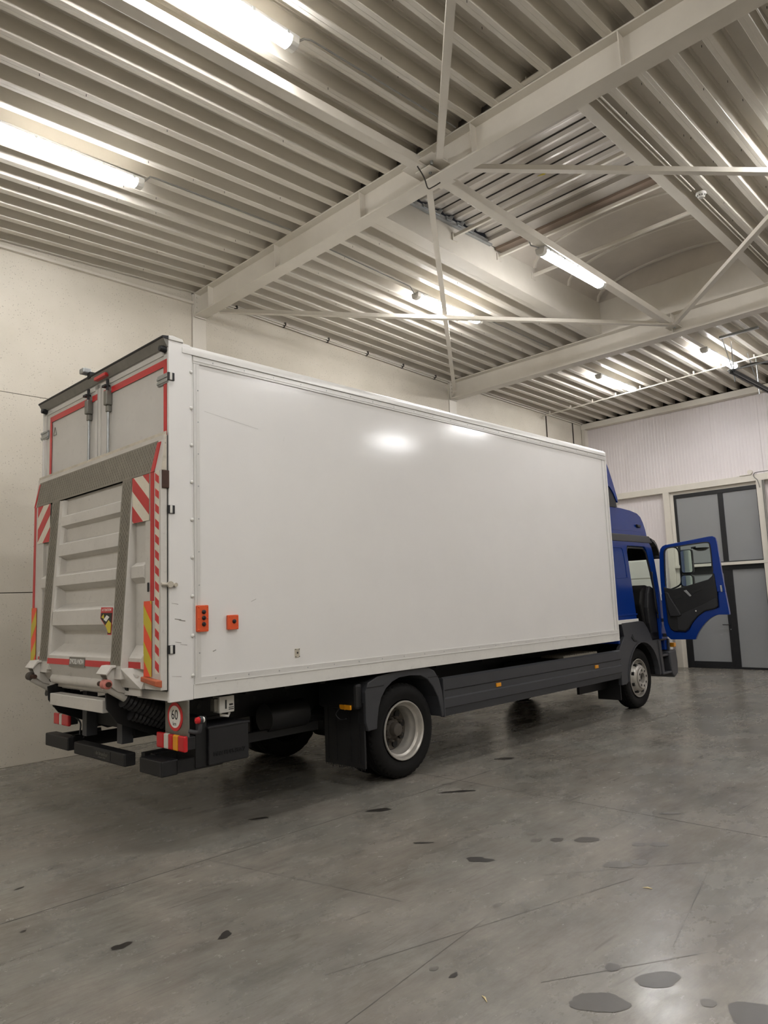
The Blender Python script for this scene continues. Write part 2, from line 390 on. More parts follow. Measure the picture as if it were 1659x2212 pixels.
# conduits and edge trim along the top of the left wall
obj('trim_1', B().box(XB, 2.74, YL-0.05, YL-0.001, 6.30, 6.335), M_steel, kind='structure').location = (0, 0, 0)
# back and right walls (outside the frame)
wb = obj('wall_back', B().box(XB-0.3, XB, YR-0.3, YL+0.3, 0, 6.6), M_conc, kind='structure')
wr = obj('wall_right', B().box(XB-0.3, XF+0.3, YR-0.3, YR, 0, 6.8), M_conc, kind='structure')

# front wall: ribbed sandwich panels, steel girts, glazed door
wf = obj('wall_front', B().box(XF+0.07, XF+0.35, YR-0.3, YL+0.3, 0, 6.6), M_gap, kind='structure')
def ribbed(y0, y1, z0, z1, x=XF+0.05, pitch=0.076):
    n = max(1, round((y1-y0)/pitch)); pts = []; d = (y1-y0)/n
    for i in range(n):
        a = y0+i*d; pts += [(a+0.0, 0.0), (a+d*0.60, 0.0), (a+d*0.72, 0.0032), (a+d*0.88, 0.0032)]
    pts.append((y1, 0.0)); b = B()
    k = len(pts)
    b.v = [(x-h, y, z0) for y, h in pts]+[(x-h, y, z1) for y, h in pts]
    b.f = [(i, i+1, k+i+1, k+i) for i in range(k-1)]
    m = len(b.v); b.v += [(x+0.03, y0, z0), (x+0.03, y1, z0), (x+0.03, y0, z1), (x+0.03, y1, z1)]
    b.f += [(m, 0, k, m+2), (k-1, m+1, m+3, 2*k-1)]
    return b
ys = [YL-0.002, 3.25, 2.16, 1.13, 0.10, -0.10, -1.0, -2.1, -3.2, -4.3, -5.4, -6.5, -7.6, -8.7, -9.8, -10.9, YR+.002]
for i in range(len(ys)-1):
    y1, y0 = ys[i]-0.0015, ys[i+1]+0.0015
    obj('ribbed_panel', ribbed(y0, y1, 4.16, 6.15), M_panel, wf)
    if y1 > 2.4 or y1 < 0.3:
        obj('ribbed_panel', ribbed(max(y0, 2.30) if y1 > 2.4 else min(y0, 0.2), y1, 0.0, 4.12), M_panel, wf)
obj('ribbed_panel', ribbed(0.1, 0.19, 0.0, 4.12), M_panel, wf)
obj('trim_2', B().box(XF-0.14, XF+0.05, YR, YL-0.01, 5.98, 6.12), M_steel, kind='structure', bevel=0.004)
obj('trim_3', B().box(XF-0.10, XF+0.05, YR, YL-0.2, 4.055, 4.20), M_steel, kind='structure', bevel=0.004)
obj('trim_4', B().box(XF-0.10, XF+0.05, 2.17, 2.315, 0, 4.055), M_steel, kind='structure', bevel=0.004)
obj('trim_5', B().box(XF-0.10, XF+0.05, 0.11, 0.235, 0, 4.055), M_steel, kind='structure', bevel=0.004)
obj('trim_6', B().box(XF-0.03, XF+0.05, 2.10, 2.17, 0, 4.055), M_steel, kind='structure')
obj('trim_7', B().box(XF-0.106, XF-0.02, -0.3, 2.165, 2.27, 2.335), M_steel, kind='structure', bevel=0.004)
obj('trim_8', B().box(XF-0.12, XF+0.05, 4.22, 4.30, 0, 6.0), M_steel, kind='structure')
# glazing: window_1 above, door_1 below
w1 = empty('window_1', (XF, 1.17, 2.33), kind='structure')
def framebar(nm, y0, y1, z0, z1, par, ox=(XF, 1.17, 2.33), d=0.06, m=M_alu):
    return obj(nm, B().box(XF-0.02-ox[0], XF-0.02+d-ox[0], y0-ox[1], y1-ox[1], z0-ox[2], z1-ox[2]), m, par, bevel=0.003)
for (y0, y1, z0, z1) in ((0.235, 2.10, 3.90, 3.985), (0.235, 2.10, 2.335, 2.36), (2.045, 2.10, 2.36, 3.90), (0.235, 0.27, 2.36, 3.90), (0.985, 1.095, 2.36, 3.90)):
    framebar('window_frame', y0, y1, z0, z1, w1)
framebar('cover_strip', 0.235, 2.10, 3.985, 4.06, w1, d=0.05, m=M_steel)
for (y0, y1) in ((1.095, 2.045), (0.27, 0.985)):
    obj('pane', B().box(0.004, 0.02, y0-1.17, y1-1.17, 0.02, 1.58), M_pane, w1)
d1 = empty('door_1', (XF, 1.17, 0.0), kind='structure')
for (y0, y1, z0, z1) in ((0.235, 2.10, 2.17, 2.27), (0.235, 2.10, 0.0, 0.045), (2.045, 2.10, 0.045, 2.17), (0.235, 0.27, 0.045, 2.17), (0.93, 1.045, 0.045, 2.17)):
    framebar('door_frame', y0, y1, z0, z1, d1, (XF, 1.17, 0))
for (y0, y1, z0, z1) in ((1.045, 1.12, 0.045, 2.17), (1.95, 2.045, 0.045, 2.17), (1.12, 1.95, 0.045, 0.15), (1.12, 1.95, 2.10, 2.17)):
    framebar('leaf_rail', y0, y1, z0, z1, d1, (XF, 1.17, 0), d=0.055)
for (y0, y1, z0, z1) in ((1.12, 1.95, 0.15, 2.10), (0.27, 0.93, 0.045, 2.17)):
    obj('pane', B().box(0.004, 0.02, y0-1.17, y1-1.17, z0, z1), M_pane, d1)
hb = B().tube([(-0.02, 1.10-1.17, 0.96), (-0.07, 1.10-1.17, 0.96)], 0.010, 8).tube([(-0.065, 1.09-1.17, 0.96), (-0.065, 1.23-1.17, 0.965)], 0.010, 8)
obj('door_handle', hb, M_black, d1, smooth=True)
obj('lock_cylinder', B().cyl((-0.035, 1.075-1.17, 0.86), 0.012, 0.02, 12, 'x'), M_galv, d1, smooth=True)
cb_ = empty('white_cupboard', (12.85, 2.65, 0), label='plain white cupboard against the front wall, seen through the cab', cat='cupboard')
obj('carcass', B().box(-0.30, 0.30, -0.67, 0.75, 0.0, 2.44), M_cap, cb_, bevel=0.008)
for y0, y1 in ((-0.665, -0.003), (0.003, 0.745)):
    dd = obj('cupboard_door', B().box(-0.322, -0.30, y0, y1, 0.10, 2.02), M_cap, cb_, bevel=0.004)
    obj('knob', B().lathe([(0, 0.001), (0, 0.012), (0.02, 0.009), (0.022, 0.001)], (-0.344, (-0.05 if y0 < -0.1 else 0.05), 1.05), 10, 'x'), M_galv, dd)
obj('upper_flap', B().box(-0.322, -0.30, -0.665, 0.745, 2.05, 2.42), M_cap, cb_, bevel=0.004)
# siren on the girt with its cable
sr = empty('alarm_siren', (XF-0.10, 0.335, 4.20), label='small round grey siren on the steel girt above the glazed door', cat='siren')
obj('horn', B().lathe([(0, 0.001), (0, 0.05), (0.06, 0.055), (0.09, 0.03), (0.09, 0.001)], (-0.02, 0, 0.06), 16, 'x'), M_steel, sr, smooth=True)
obj('bracket', B().box(-0.02, 0.05, -0.02, 0.22, 0, 0.012), M_steel, sr)
cb = B().tube(smooth_pts([(XF-0.11, -0.6, 4.235), (XF-0.11, 0.1, 4.235), (XF-0.115, 0.24, 4.22), (XF-0.12, 0.25, 4.14), (XF-0.12, 0.19, 4.06), (XF-0.11, 0.16, 3.9)], 5), 0.009, 6)
tag(obj('siren_cable', cb, M_cable), 'thin grey cable looping from the siren across the girt', 'cable')
cb = B().tube([(XF-0.12, 0.10, 4.05), (XF-0.12, 0.10, 2.30)], 0.012, 6).tube([(XF-0.12, 0.07, 4.05), (XF-0.12, 0.07, 0.02)], 0.012, 6)
tag(obj('wall_conduit', cb, M_cable), 'pair of grey conduits running down beside the right door post', 'conduit')

# ceiling: steel deck sheets, three ribs each
ceil_root = empty('ceiling', (0, 0, 0), kind='structure')
P = 0.2955; YREF = 4.0
def rib_profile(k0, n, y_hi):
    """profile from +Y to -Y for n ribs, (y, dz)"""
    pts = [(y_hi, 0.135)]
    return pts
def deck_sheet(x0, x1, k, n=3, ymax=None, ymin=None):
    prof = []
    for i in range(n):
        c = YREF-(k+i)*P
        prof += [(c+P/2, 0.150), (c+0.096, 0.150), (c+0.090, 0.143), (c+0.084, 0.150), (c+0.066, 0.150), (c+0.060, 0.143), (c+0.045, 0.006), (c+0.040, 0.0), (c+0.004, 0.0), (c, 0.0015), (c-0.004, 0.0), (c-0.040, 0.0), (c-0.045, 0.006), (c-0.060, 0.143), (c-0.066, 0.150), (c-0.084, 0.150), (c-0.090, 0.143), (c-0.096, 0.150), (c-P/2, 0.150)]
    prof = [(y, h) for y, h in prof if (ymax is None or y <= ymax) and (ymin is None or y >= ymin)]
    if len(prof) < 3: return
    b = B(); m = len(prof)
    b.v = [(x0, y, zdeck(x0+1e-4)+h) for y, h in prof]+[(x1, y, zdeck(x1-1e-4)+h) for y, h in prof]
    b.f = [(i, i+1, m+i+1, m+i) for i in range(m-1)]
    return obj('deck_sheet', b, M_deck, ceil_root)
BAYS = [(XB, -3.0), (-3.0, 2.85), (2.85, 8.82), (8.82, XF+0.05)]
SKY = (2.95, 8.72, -1.85, 0.80)
for bi, (x0, x1) in enumerate(BAYS):
    k = -1
    while YREF-k*P > YR-0.1:
        hi, lo = YREF-k*P+P/2, YREF-(k+2)*P-P/2
        if bi == 2:
            if lo < 0.98 and hi > 0.98: deck_sheet(x0, x1, k, 3, ymin=0.98)
            elif lo < -1.95 and hi > -1.95: deck_sheet(x0, x1, k, 3, ymax=-1.95)
            elif not (hi <= 0.98 and lo >= -1.95): deck_sheet(x0, x1, k)
        elif hi > YL: deck_sheet(x0, x1, k, 3, ymax=YL)
        else: deck_sheet(x0, x1, k)
        k += 3
# roof above the deck (closes the hall)
for (x0, x1) in BAYS[:2]+BAYS[3:]:
    b = B().hexa([(x0, YR, zdeck(x0+.001)+.16), (x1, YR, zdeck(x1-.001)+.16), (x1, YL+.3, zdeck(x1-.001)+.16), (x0, YL+.3, zdeck(x0+.001)+.16),
                  (x0, YR, zdeck(x0+.001)+.3), (x1, YR, zdeck(x1-.001)+.3), (x1, YL+.3, zdeck(x1-.001)+.3), (x0, YL+.3, zdeck(x0+.001)+.3)])
    obj('roof_build_up', b, M_gap, ceil_root)
x0, x1 = BAYS[2]
for (y0, y1) in ((YR, -1.99), (0.98, YL+.3)):
    b = B().hexa([(x0, y0, zdeck(x0+.001)+.16), (x1, y0, zdeck(x1-.001)+.16), (x1, y1, zdeck(x1-.001)+.16), (x0, y1, zdeck(x0+.001)+.16),
                  (x0, y0, zdeck(x0+.001)+.3), (x1, y0, zdeck(x1-.001)+.3), (x1, y1, zdeck(x1-.001)+.3), (x0, y1, zdeck(x0+.001)+.3)])
    obj('roof_build_up', b, M_gap, ceil_root)
# screws hanging from the deck flanges
scr = B()
for (xa, xb, ya, yb) in ((-1, 2.6, -3.6, 4), (3.2, 8.5, -4.5, -2.0), (3.2, 8.5, 1.2, 4.0)):
    y = YREF
    while y > yb: y -= P
    while y > ya:
        x = xa+random.uniform(0.1, 0.5)
        while x < xb:
            yy = y+random.choice((-0.13, 0.12, 0.13, -0.03)); lowz = zdeck(x)+(0.0 if abs(yy-y) < 0.05 else 0.150)
            scr.tube([(x, yy, lowz), (x, yy, lowz-0.022)], 0.003, 4, cap=False); x += random.uniform(0.35, 0.8)
        y -= P
obj('deck_screws', scr, M_gap, ceil_root, kind='stuff')

# ------------------------------------------------------------------ roof beams
def i_beam(xc, ztop, h, bw, y0, y1, label, stiff=(), tf=0.016, tw=0.011):
    root = empty('roof_beam', (xc, 0, ztop-h), label=label, cat='beam')
    b = B(); w = bw/2
    pts = [(-w, 0), (w, 0), (w, tf), (tw/2, tf+0.01), (tw/2, h-tf-0.01), (w, h-tf), (w, h), (-w, h), (-w, h-tf), (-tw/2, h-tf-0.01), (-tw/2, tf+0.01), (-w, tf)]
    b.prism(pts, lambda u, v, t: (u, t, v), y0, y1)
    obj('i_section', b, M_steel, root)
    for y in stiff:
        for s in (-1, 1):
            q = [(s*tw/2, tf), (s*(w-0.012), tf), (s*(w-0.004), h-tf), (s*tw/2, h-tf)]
            obj('stiffener', B().prism(q, lambda u, v, t: (u, t, v), y-0.005, y+0.005), M_steel, root)
    return root
b1 = i_beam(2.85, 6.48, 0.36, 0.20, YR, YL-0.03, 'near white steel I-beam crossing the roof left of the skylight', (3.90, 2.27, 0.63, -1.0, -2.59, -4.2, -5.8, -7.4))
b2 = i_beam(8.815, 6.25, 0.37, 0.22, YR, YL-0.03, 'far white steel I-beam crossing the roof beyond the skylight', (-0.42,))
b0 = i_beam(-3.0, 6.30, 0.36, 0.20, YR, YL-0.03, 'white steel I-beam crossing the roof behind the camera')
# end plates with bolts
for root, xw in ((b1, 0.10), (b2, 0.11)):
    ep = obj('end_plate', B().box(-xw, xw, YL-0.05, YL-0.03, -0.02, 0.35), M_steel, root, bevel=0.003)
    for s in (-1, 1):
        for z in (0.06, 0.14, 0.22, 0.29):
            obj('bolt', B().cyl((s*0.06, YL-0.066, z), 0.014, 0.016, 6, 'y'), M_steel, ep)
g0 = obj('node_plate', B().box(-0.30, -0.006, -0.66, -0.24, 0.105, 0.117), M_steel, b1, bevel=0.003)
obj('bolt', B().cyl((-0.19, -0.56, 0.075), 0.018, 0.03, 6, 'z'), M_galv, g0)
obj('bolt', B().cyl((-0.15, -0.50, 0.080), 0.010, 0.025, 6, 'z'), M_galv, g0)
# bolts on the flange of the near beam and clamp plates
bl = obj('flange_clamp', B().box(-0.16, -0.10, -1.95, -1.30, 0.362, 0.378), M_steel, b1, bevel=0.003)
obj('clamp_stud', B().cyl((-0.13, -1.70, 0.36), 0.010, 0.06, 8, 'z'), M_steel, bl)
obj('clamp_stud', B().cyl((-0.13, -1.35, 0.36), 0.010, 0.06, 8, 'z'), M_steel, bl)

# struts between the beams along X
def bar_box(p, q, wy, wz):
    p, q = Vector(p), Vector(q); d = (q-p).normalized(); side = d.cross(Vector((0, 0, 1))).normalized()*wy/2; up = side.cross(d).normalized()*wz/2
    return B().hexa([tuple(p-side-up), tuple(p+side-up), tuple(q+side-up), tuple(q-side-up), tuple(p-side+up), tuple(p+side+up), tuple(q+side+up), tuple(q-side+up)])
def strut(x0, x1, z0, z1, label, y=-0.42):
    r = empty('roof_strut', (x0, y, z0), label=label, cat='strut')
    obj('square_tube', bar_box((0.06, 0, 0), (x1-x0-0.06, 0, z1-z0), 0.115, 0.10), M_steel, r, bevel=0.006)
    dz = (z1-z0)/(x1-x0)
    for xx in (0.0, x1-x0):
        g = obj('gusset_plate', B().box(xx-0.10, xx+0.10, -0.13, 0.07, dz*xx-0.068, dz*xx-0.056), M_steel, r, bevel=0.002)
        obj('bolt', B().cyl((xx, -0.05, dz*xx-0.085), 0.016, 0.02, 6, 'z'), M_galv, g)
    return r
strut(-2.9, 2.74, 6.09, 6.245, 'square white steel strut left of the near beam below the roof deck')
strut(2.96, 8.70, 6.235, 6.045, 'square white steel strut crossing under the skylight with a lit tube on it')
# wind bracing: flat bars
def flat_bar(p, q, label, w=0.07, t=0.008):
    p, q = Vector(p), Vector(q); mid = (p+q)/2; 
    b = bar_box(tuple(p-mid), tuple(q-mid), w, t); c2 = bar_box(tuple(p-mid), tuple(q-mid), 0.007, 0.05)
    d = (q-p).normalized(); sd = d.cross(Vector((0, 0, 1))).normalized()*(w/2-0.0035); n = len(b.v)
    b.v += [(x+sd.x, y+sd.y, z+0.027) for x, y, z in c2.v]; b.f += [tuple(i+n for i in f) for f in c2.f]
    o = obj('bracing_bar', b, M_steel); o.location = mid; tag(o, label, 'brace', 'diagonal wind braces below the roof'); return o
flat_bar((2.62, -0.70, 6.17), (-2.78, -5.75, 5.89), 'flat steel brace rising out of the top of the picture from the near beam')
flat_bar((3.03, -0.20, 6.24), (8.62, 4.08, 6.0), 'flat steel brace from near beam node down to the far wall column')
flat_bar((3.02, 4.0, 6.15), (8.60, -0.50, 5.97), 'flat steel brace from left wall corner to the far beam node')
flat_bar((3.03, -0.66, 6.235), (8.6, -5.80, 6.03), 'flat steel brace running level to the right edge over the skylight')
flat_bar((8.55, -0.55, 5.97), (3.0, -5.72, 6.13), 'flat steel brace rising to the right from the far beam node')

# ------------------------------------------------------------------ skylight
sk = empty('skylight', (5.8, -0.5, 6.4), label='rectangular roof skylight with curved vault and half-drawn metal shutter', cat='skylight')
O = Vector((5.8, -0.5, 6.4))
def S(b): b.v = [(x-O.x, y-O.y, z-O.z) for x, y, z in b.v]; return b
ZC = 6.81
obj('curb_wall', S(B().hexa([(2.96, .80, zdeck(2.96)), (8.70, .80, zdeck(8.70)), (8.70, .83, zdeck(8.7)), (2.96, .83, zdeck(2.96)), (2.96, .80, ZC), (8.70, .80, ZC), (8.70, .83, ZC), (2.96, .83, ZC)])), M_steel, sk)
obj('curb_wall', S(B().hexa([(2.96, -1.88, zdeck(2.96)), (8.70, -1.88, zdeck(8.70)), (8.70, -1.85, zdeck(8.7)), (2.96, -1.85, zdeck(2.96)), (2.96, -1.88, ZC), (8.70, -1.88, ZC), (8.70, -1.85, ZC), (2.96, -1.85, ZC)])), M_steel, sk)
obj('curb_wall', S(B().box(8.70, 8.73, -1.85, 0.80, 6.24, ZC)), M_steel, sk)
obj('curb_wall', S(B().box(2.93, 2.96, -1.85, 0.80, 6.47, ZC)), M_steel, sk)
for (ya, yb) in ((0.80, 0.99), (-1.97, -1.85)):
    obj('trimmer_flange', S(B().hexa([(2.96, ya, zdeck(2.96)-.012), (8.70, ya, zdeck(8.70)-.012), (8.70, yb, zdeck(8.7)-.012), (2.96, yb, zdeck(2.96)-.012), (2.96, ya, zdeck(2.96)), (8.70, ya, zdeck(8.7)), (8.70, yb, zdeck(8.7)), (2.96, yb, zdeck(2.96))])), M_steel, sk, bevel=0.003)
# shutter slats (corrugated across)
xs = 2.97; sl = 0
while xs < 5.45:
    p = [(xs, 0.0), (xs+0.012, 0.0), (xs+0.045, -0.030), (xs+0.075, -0.034), (xs+0.10, -0.030), (xs+0.205, -0.006), (xs+0.212, 0.0), (xs+0.224, 0.0), (xs+0.224, 0.012), (xs, 0.012)]
    z0 = 6.90
    b = B().prism([(u, z0+v) for u, v in p], fy, -1.84, 0.74); obj('shutter_slat', S(b), M_galvd, sk)
    obj('slat_gap', S(B().box(xs+0.2055, xs+0.2105, -1.84, 0.74, z0-0.012, z0-0.002).box(xs+0.2245, xs+0.2345, -1.84, 0.74, z0-0.006, z0+0.01)), M_gap, sk)
    sl += 1; xs += 0.235
for i in range(9):   # end hooks of the slats on a rail
    x = 3.05+i*0.235
    b = B().prism([(x, 6.84), (x+0.05, 6.84), (x+0.13, 6.90), (x+0.17, 6.90), (x+0.10, 6.80), (x+0.02, 6.80)], fy, 0.72, 0.735)
    obj('slat_hook', S(b), M_galv, sk)
obj('guide_rail', S(B().box(2.97, 5.5, 0.74, 0.79, 6.78, 6.835)), M_galv, sk)
obj('end_box', S(B().box(5.40, 5.62, -1.84, 0.78, 6.80, 6.92)), M_galvd, sk, bevel=0.004)
obj('end_box', S(B().box(5.62, 5.84, -1.84, 0.78, 6.76, 6.84)), mat('brown_grey_bar', (128, 112, 98), 0.5, 0.2), sk, bevel=0.004)
wt = B().prism([(4.62, -0.60), (4.66, -0.68), (4.62, -0.76)], fz, 6.848, 6.852)
obj('warning_sticker', S(wt), M_yel, sk)
for x, z in ((4.70, 6.64), (5.72, 6.68), (6.62, 6.66)):
    bb = obj('safety_bar', S(B().box(x-0.02, x+0.02, -1.85, 0.79, z, z+0.045)), M_steel, sk, bevel=0.003)
    obj('bar_bracket', S(B().box(x-0.05, x+0.05, 0.782, 0.80, z-0.05, z+0.06)), M_steel, bb)
def arc(x, n=18, dz=0.0):
    return [(-0.525+1.325*math.cos(PI*i/n), 6.81+dz+0.37*math.sin(PI*i/n)**0.8) for i in range(n+1)]
pts = arc(0)
obj('vault_sheet', S(B().strip(pts, fx, 5.84, 8.72)), M_vault, sk, smooth=True)
obj('vault_sheet', S(B().poly([(8.71, y, z) for y, z in pts])), M_vault, sk)
obj('lid_sheet', S(B().box(2.95, 5.84, -1.85, 0.8, 7.15, 7.17)), M_gap, sk)
for x in (6.65, 7.65, 8.62):
    inner = [(-0.525+1.29*math.cos(PI*i/18), 6.81+0.345*math.sin(PI*i/18)**0.8) for i in range(19)]
    obj('vault_rib', S(B().ring(pts, inner, fx, x-0.02, x+0.02)), M_steel, sk, smooth=True)
obj('vault_cover', S(B().box(5.80, 5.85, -1.85, 0.8, 6.84, 7.2)), M_vault, sk)

# ------------------------------------------------------------------ fluorescent fittings
def light_fitting(x0, y, z, L=1.58, label='', group=None):
    r = empty('ceiling_light', (x0+L/2, y, z), label=label, cat='light', group=group)
    h = L/2
    obj('housing', B().prism(rrect(-0.07, 0.07, -0.035, 0.0, 0.012), fx, -h, h), M_house, r)
    prof = [(-0.066, -0.035), (-0.060, -0.070), (-0.040, -0.092), (0.0, -0.098), (0.040, -0.092), (0.060, -0.070), (0.066, -0.035)]
    obj('diffuser', B().prism(prof, fx, -h+0.07, h-0.07), M_lamp, r)
    for s in (-1, 1):
        a, b_ = sorted((s*(h-0.07), s*(h+0.005)))
        obj('end_cap', B().prism([(u*1.02, v*1.02) for u, v in prof]+[(0.072, -0.02), (-0.072, -0.02)], fx, a, b_), M_cap, r, bevel=0.006)
    for k in range(5):
        xx = -h+0.12+k*(L-0.24)/4
        for s in (-1, 1):
            obj('clip', B().box(xx-0.012, xx+0.012, s*0.074-0.005, s*0.074+0.005, -0.05, -0.015), M_galv, r)
    obj('mounting_hook', B().box(-h+0.25, -h+0.29, -0.03, 0.03, 0.0, 0.03), M_galv, r)
    obj('mounting_hook', B().box(h-0.29, h-0.25, -0.03, 0.03, 0.0, 0.03), M_galv, r)
    return r
def cable(pts, label, r=0.009, name='lamp_cable', m=M_cable):
    return tag(obj(name, B().tube(pts, r, 6), m, smooth=True), label, 'cable')
G1 = 'fluorescent fittings beyond the picture edge'
light_fitting(-0.84, 1.94, 6.385, label='lit double tube fitting at the left edge above the truck rear')
light_fitting(-0.84, -0.745, 6.385, label='lit tube fitting cut by the top edge of the picture')
light_fitting(5.05, 1.87, 6.32, label='lit tube fitting crossed by the diagonal braces above the box')
light_fitting(4.92, -0.385, 6.115, label='lit tube fitting fixed under the strut below the skylight')
light_fitting(10.5, 1.87, 6.16, label='lit tube fitting behind the far beam, the left of two')
light_fitting(10.62, -0.19, 6.16, label='lit tube fitting behind the far beam beside the door track bracket')
for x0, ysl, z in ((-0.84, (-3.5, -6.2, -8.9), 6.39), (5.05, (-3.45, -5.75), 6.33), (11.2, (-5.85,), 6.16), (10.78, (-3.6, -8.15), 6.16), (-6.4, (1.94, -0.75, -3.5, -6.2, -8.9), 6.2)):  # nearer fitting of the far-bay pair is added to brighten the truck side
    for y in ysl: light_fitting(x0, y, z, label='unseen lit tube fitting that helps light the hall', group=G1)
zc = lambda x, d=0.0: zdeck(x)-0.012-d
cable([(0.745, -0.76, 6.36), (0.80, -0.80, 6.40), (0.86, -0.82, zc(.86)), (2.7, -0.86, zc(2.7))], 'thin grey cable along the deck from the top lamp to the near beam')
cable([(0.745, 1.93, 6.36), (0.80, 1.86, 6.42), (0.86, 1.83, zc(.86)), (2.7, 1.83, zc(2.7))], 'thin grey cable along the deck from the left lamp')
cable([(3.0, 1.87, zc(3.0)), (4.95, 1.87, zc(4.95)), (5.05, 1.87, 6.29)], 'thin grey cable feeding the lamp behind the crossed braces')
cable([(6.63, 1.87, 6.29), (6.75, 1.80, zc(6.75)), (8.6, 1.78, zc(8.6))], 'thin grey cable leaving the lamp behind the crossed braces')
cable([(4.70, -0.36, 6.17), (4.80, -0.33, 6.12), (4.90, -0.385, 6.10)], 'short looped cable at the start of the skylight lamp')
cable(smooth_pts([(2.55, -0.46, 6.17), (2.60, -0.50, 6.05), (2.70, -0.46, 5.99), (2.80, -0.44, 6.05), (2.86, -0.50, 6.10)], 4), 'short dark cable loop hanging at the near beam node', 0.007, m=M_gap)
# conduits along top of the left wall
for i, (y, dz) in enumerate(((YL-0.04, 0.05), (YL-0.07, 0.025))):
    r = empty('wall_top_conduit', (2.98, y, 0), label=['grey conduit clipped along the top of the left wall, the lower one', 'grey conduit clipped along the top of the left wall, the upper one'][i], cat='conduit')
    obj('pipe', B().tube([(0, 0, zdeck(2.98)-dz), (5.7, 0, zdeck(8.68)-dz)], 0.012, 8), M_steel, r, smooth=True)
    for k in range(6):
        x = 0.5+k*0.95; obj('pipe_clip', B().box(x-0.012, x+0.012, -0.02, 0.02, zdeck(2.98+x)-dz-0.018, zdeck(2.98+x)-dz+0.03), M_gap, r)
cable([(8.95, YL-0.04, zdeck(9)-0.04), (14.0, YL-0.04, zdeck(14)-0.04)], 'grey conduit along the wall top beyond the far beam', 0.012, 'wall_conduit', M_steel)
for x, nm in ((12.38, 'dark vertical conduit in the left wall joint near the corner'), (13.61, 'dark vertical conduit in the wall joint nearest the corner')):
    cable([(x, YL-0.015, 2.0), (x, YL-0.015, zdeck(x)-0.04)], nm, 0.009, 'wall_conduit', M_gap)
cd = empty('ceiling_conduit', (12.0, 0, 6.03), label='thin white conduit running across the far bay under the deck', cat='conduit')
obj('pipe', B().tube([(0.10, 4.22, 0), (-0.75, -5.0, 0.02)], 0.014, 8), M_steel, cd, smooth=True)
for k in range(12):
    y = 4.0-k*0.59; t = (4.22-y)/9.22; x = 0.10-0.85*t
    obj('pipe_clip', B().box(x-0.012, x+0.012, y-0.012, y+0.012, 0.0, 0.075), M_steel, cd)
# smoke detector + its twin conduits
sd = empty('smoke_detector', (5.66, -2.13, zdeck(5.66)-0.02), label='round white smoke detector hanging from a deck rib right of the skylight', cat='smoke detector')
obj('base', B().lathe([(0.0, 0.001), (0.0, 0.055), (-0.018, 0.06), (-0.03, 0.055), (-0.03, 0.001)], (0, 0, 0), 20, 'z'), M_cap, sd, smooth=True)
obj('sensor_head', B().lathe([(-0.03, 0.045), (-0.05, 0.042), (-0.06, 0.03), (-0.06, 0.001)], (0, 0, 0), 20, 'z'), M_cap, sd, smooth=True)
for k in range(10):
    a = 2*PI*k/10; obj('vent_slot', B().box(0.043*math.cos(a)-0.004, 0.043*math.cos(a)+0.004, 0.043*math.sin(a)-0.004, 0.043*math.sin(a)+0.004, -0.048, -0.034), M_gap, sd)
for (xa, xb, nm) in ((3.0, 5.55, 'white twin conduit from the near beam to the smoke detector'), (5.77, 8.68, 'white twin conduit from the smoke detector to the far beam')):
    cb = B()
    for yy in (-2.06, -2.10): cb.tube([(xa, yy, zdeck(xa)-0.012), (xb, yy, zdeck(xb)-0.012)], 0.009, 6)
    r = obj('ceiling_conduit', cb, M_steel, smooth=True); tag(r, nm, 'conduit')
cb = B().tube([(3.0, -3.50, zdeck(3)-0.012), (5.0, -3.50, zdeck(5)-0.012)], 0.009, 6)
tag(obj('ceiling_conduit', cb, M_steel, smooth=True), 'single thin conduit on the deck in the top right corner', 'conduit')

# ------------------------------------------------------------------ overhead door track
tr = empty('overhead_door_track', (10.6, -0.62, 5.55), label='black overhead door rail hung on galvanised brackets at the right edge', cat='door track')
for dy in (0.0, -0.055):
    obj('rail', B().box(0.0, 3.45, dy-0.02, dy+0.012, 0.0, 0.055), M_black if dy == 0 else M_alu, tr)
for k, x in enumerate((0.25, 1.55, 2.9)):
    zt = zdeck(10.6+x)-5.55
    bk = obj('hanger_bracket', B().box(x-0.02, x+0.02, 0.02, 0.028, -0.10, zt), M_galv, tr)
    obj('diagonal_stay', bar_box((x, 0.03, 0.08), (x-0.45, 0.03, zt), 0.008, 0.035), M_galv, bk)
obj('perforated_angle', B().box(-0.25, -0.20, -0.60, 0.05, 0.60, 0.64), M_galv, tr)
obj('cross_shaft', B().tube([(0.05, 0.06, 0.07), (0.05, -4.6, 0.07)], 0.016, 8), M_galv, tr, smooth=True)
obj('end_pulley', B().cyl((0.05, 0.0, 0.05), 0.05, 0.03, 14, 'y'), M_galv, tr, smooth=True)
tag(obj('heater_cable', B().tube(smooth_pts([(10.75, -0.75, 5.66), (10.9, -0.95, 5.72), (11.0, -1.2, 5.66), (11.0, -1.9, 5.63)], 4), 0.014, 6), M_gap), 'dark sagging cable above the door rail', 'cable')

# ================================================================== TRUCK (truck axes: x forward, y to the left, origin under the rear right corner)
TR = empty('box_truck', (0, 0, 0), 0.0150646, label='white box truck with blue cab, open door and raised tail lift', cat='truck')
def part(name, b, m, parent=None, **k): return obj(name, b, m, parent or TR, **k)
H0, H1, LB, WB = 1.06, 3.85, 7.14, 2.50

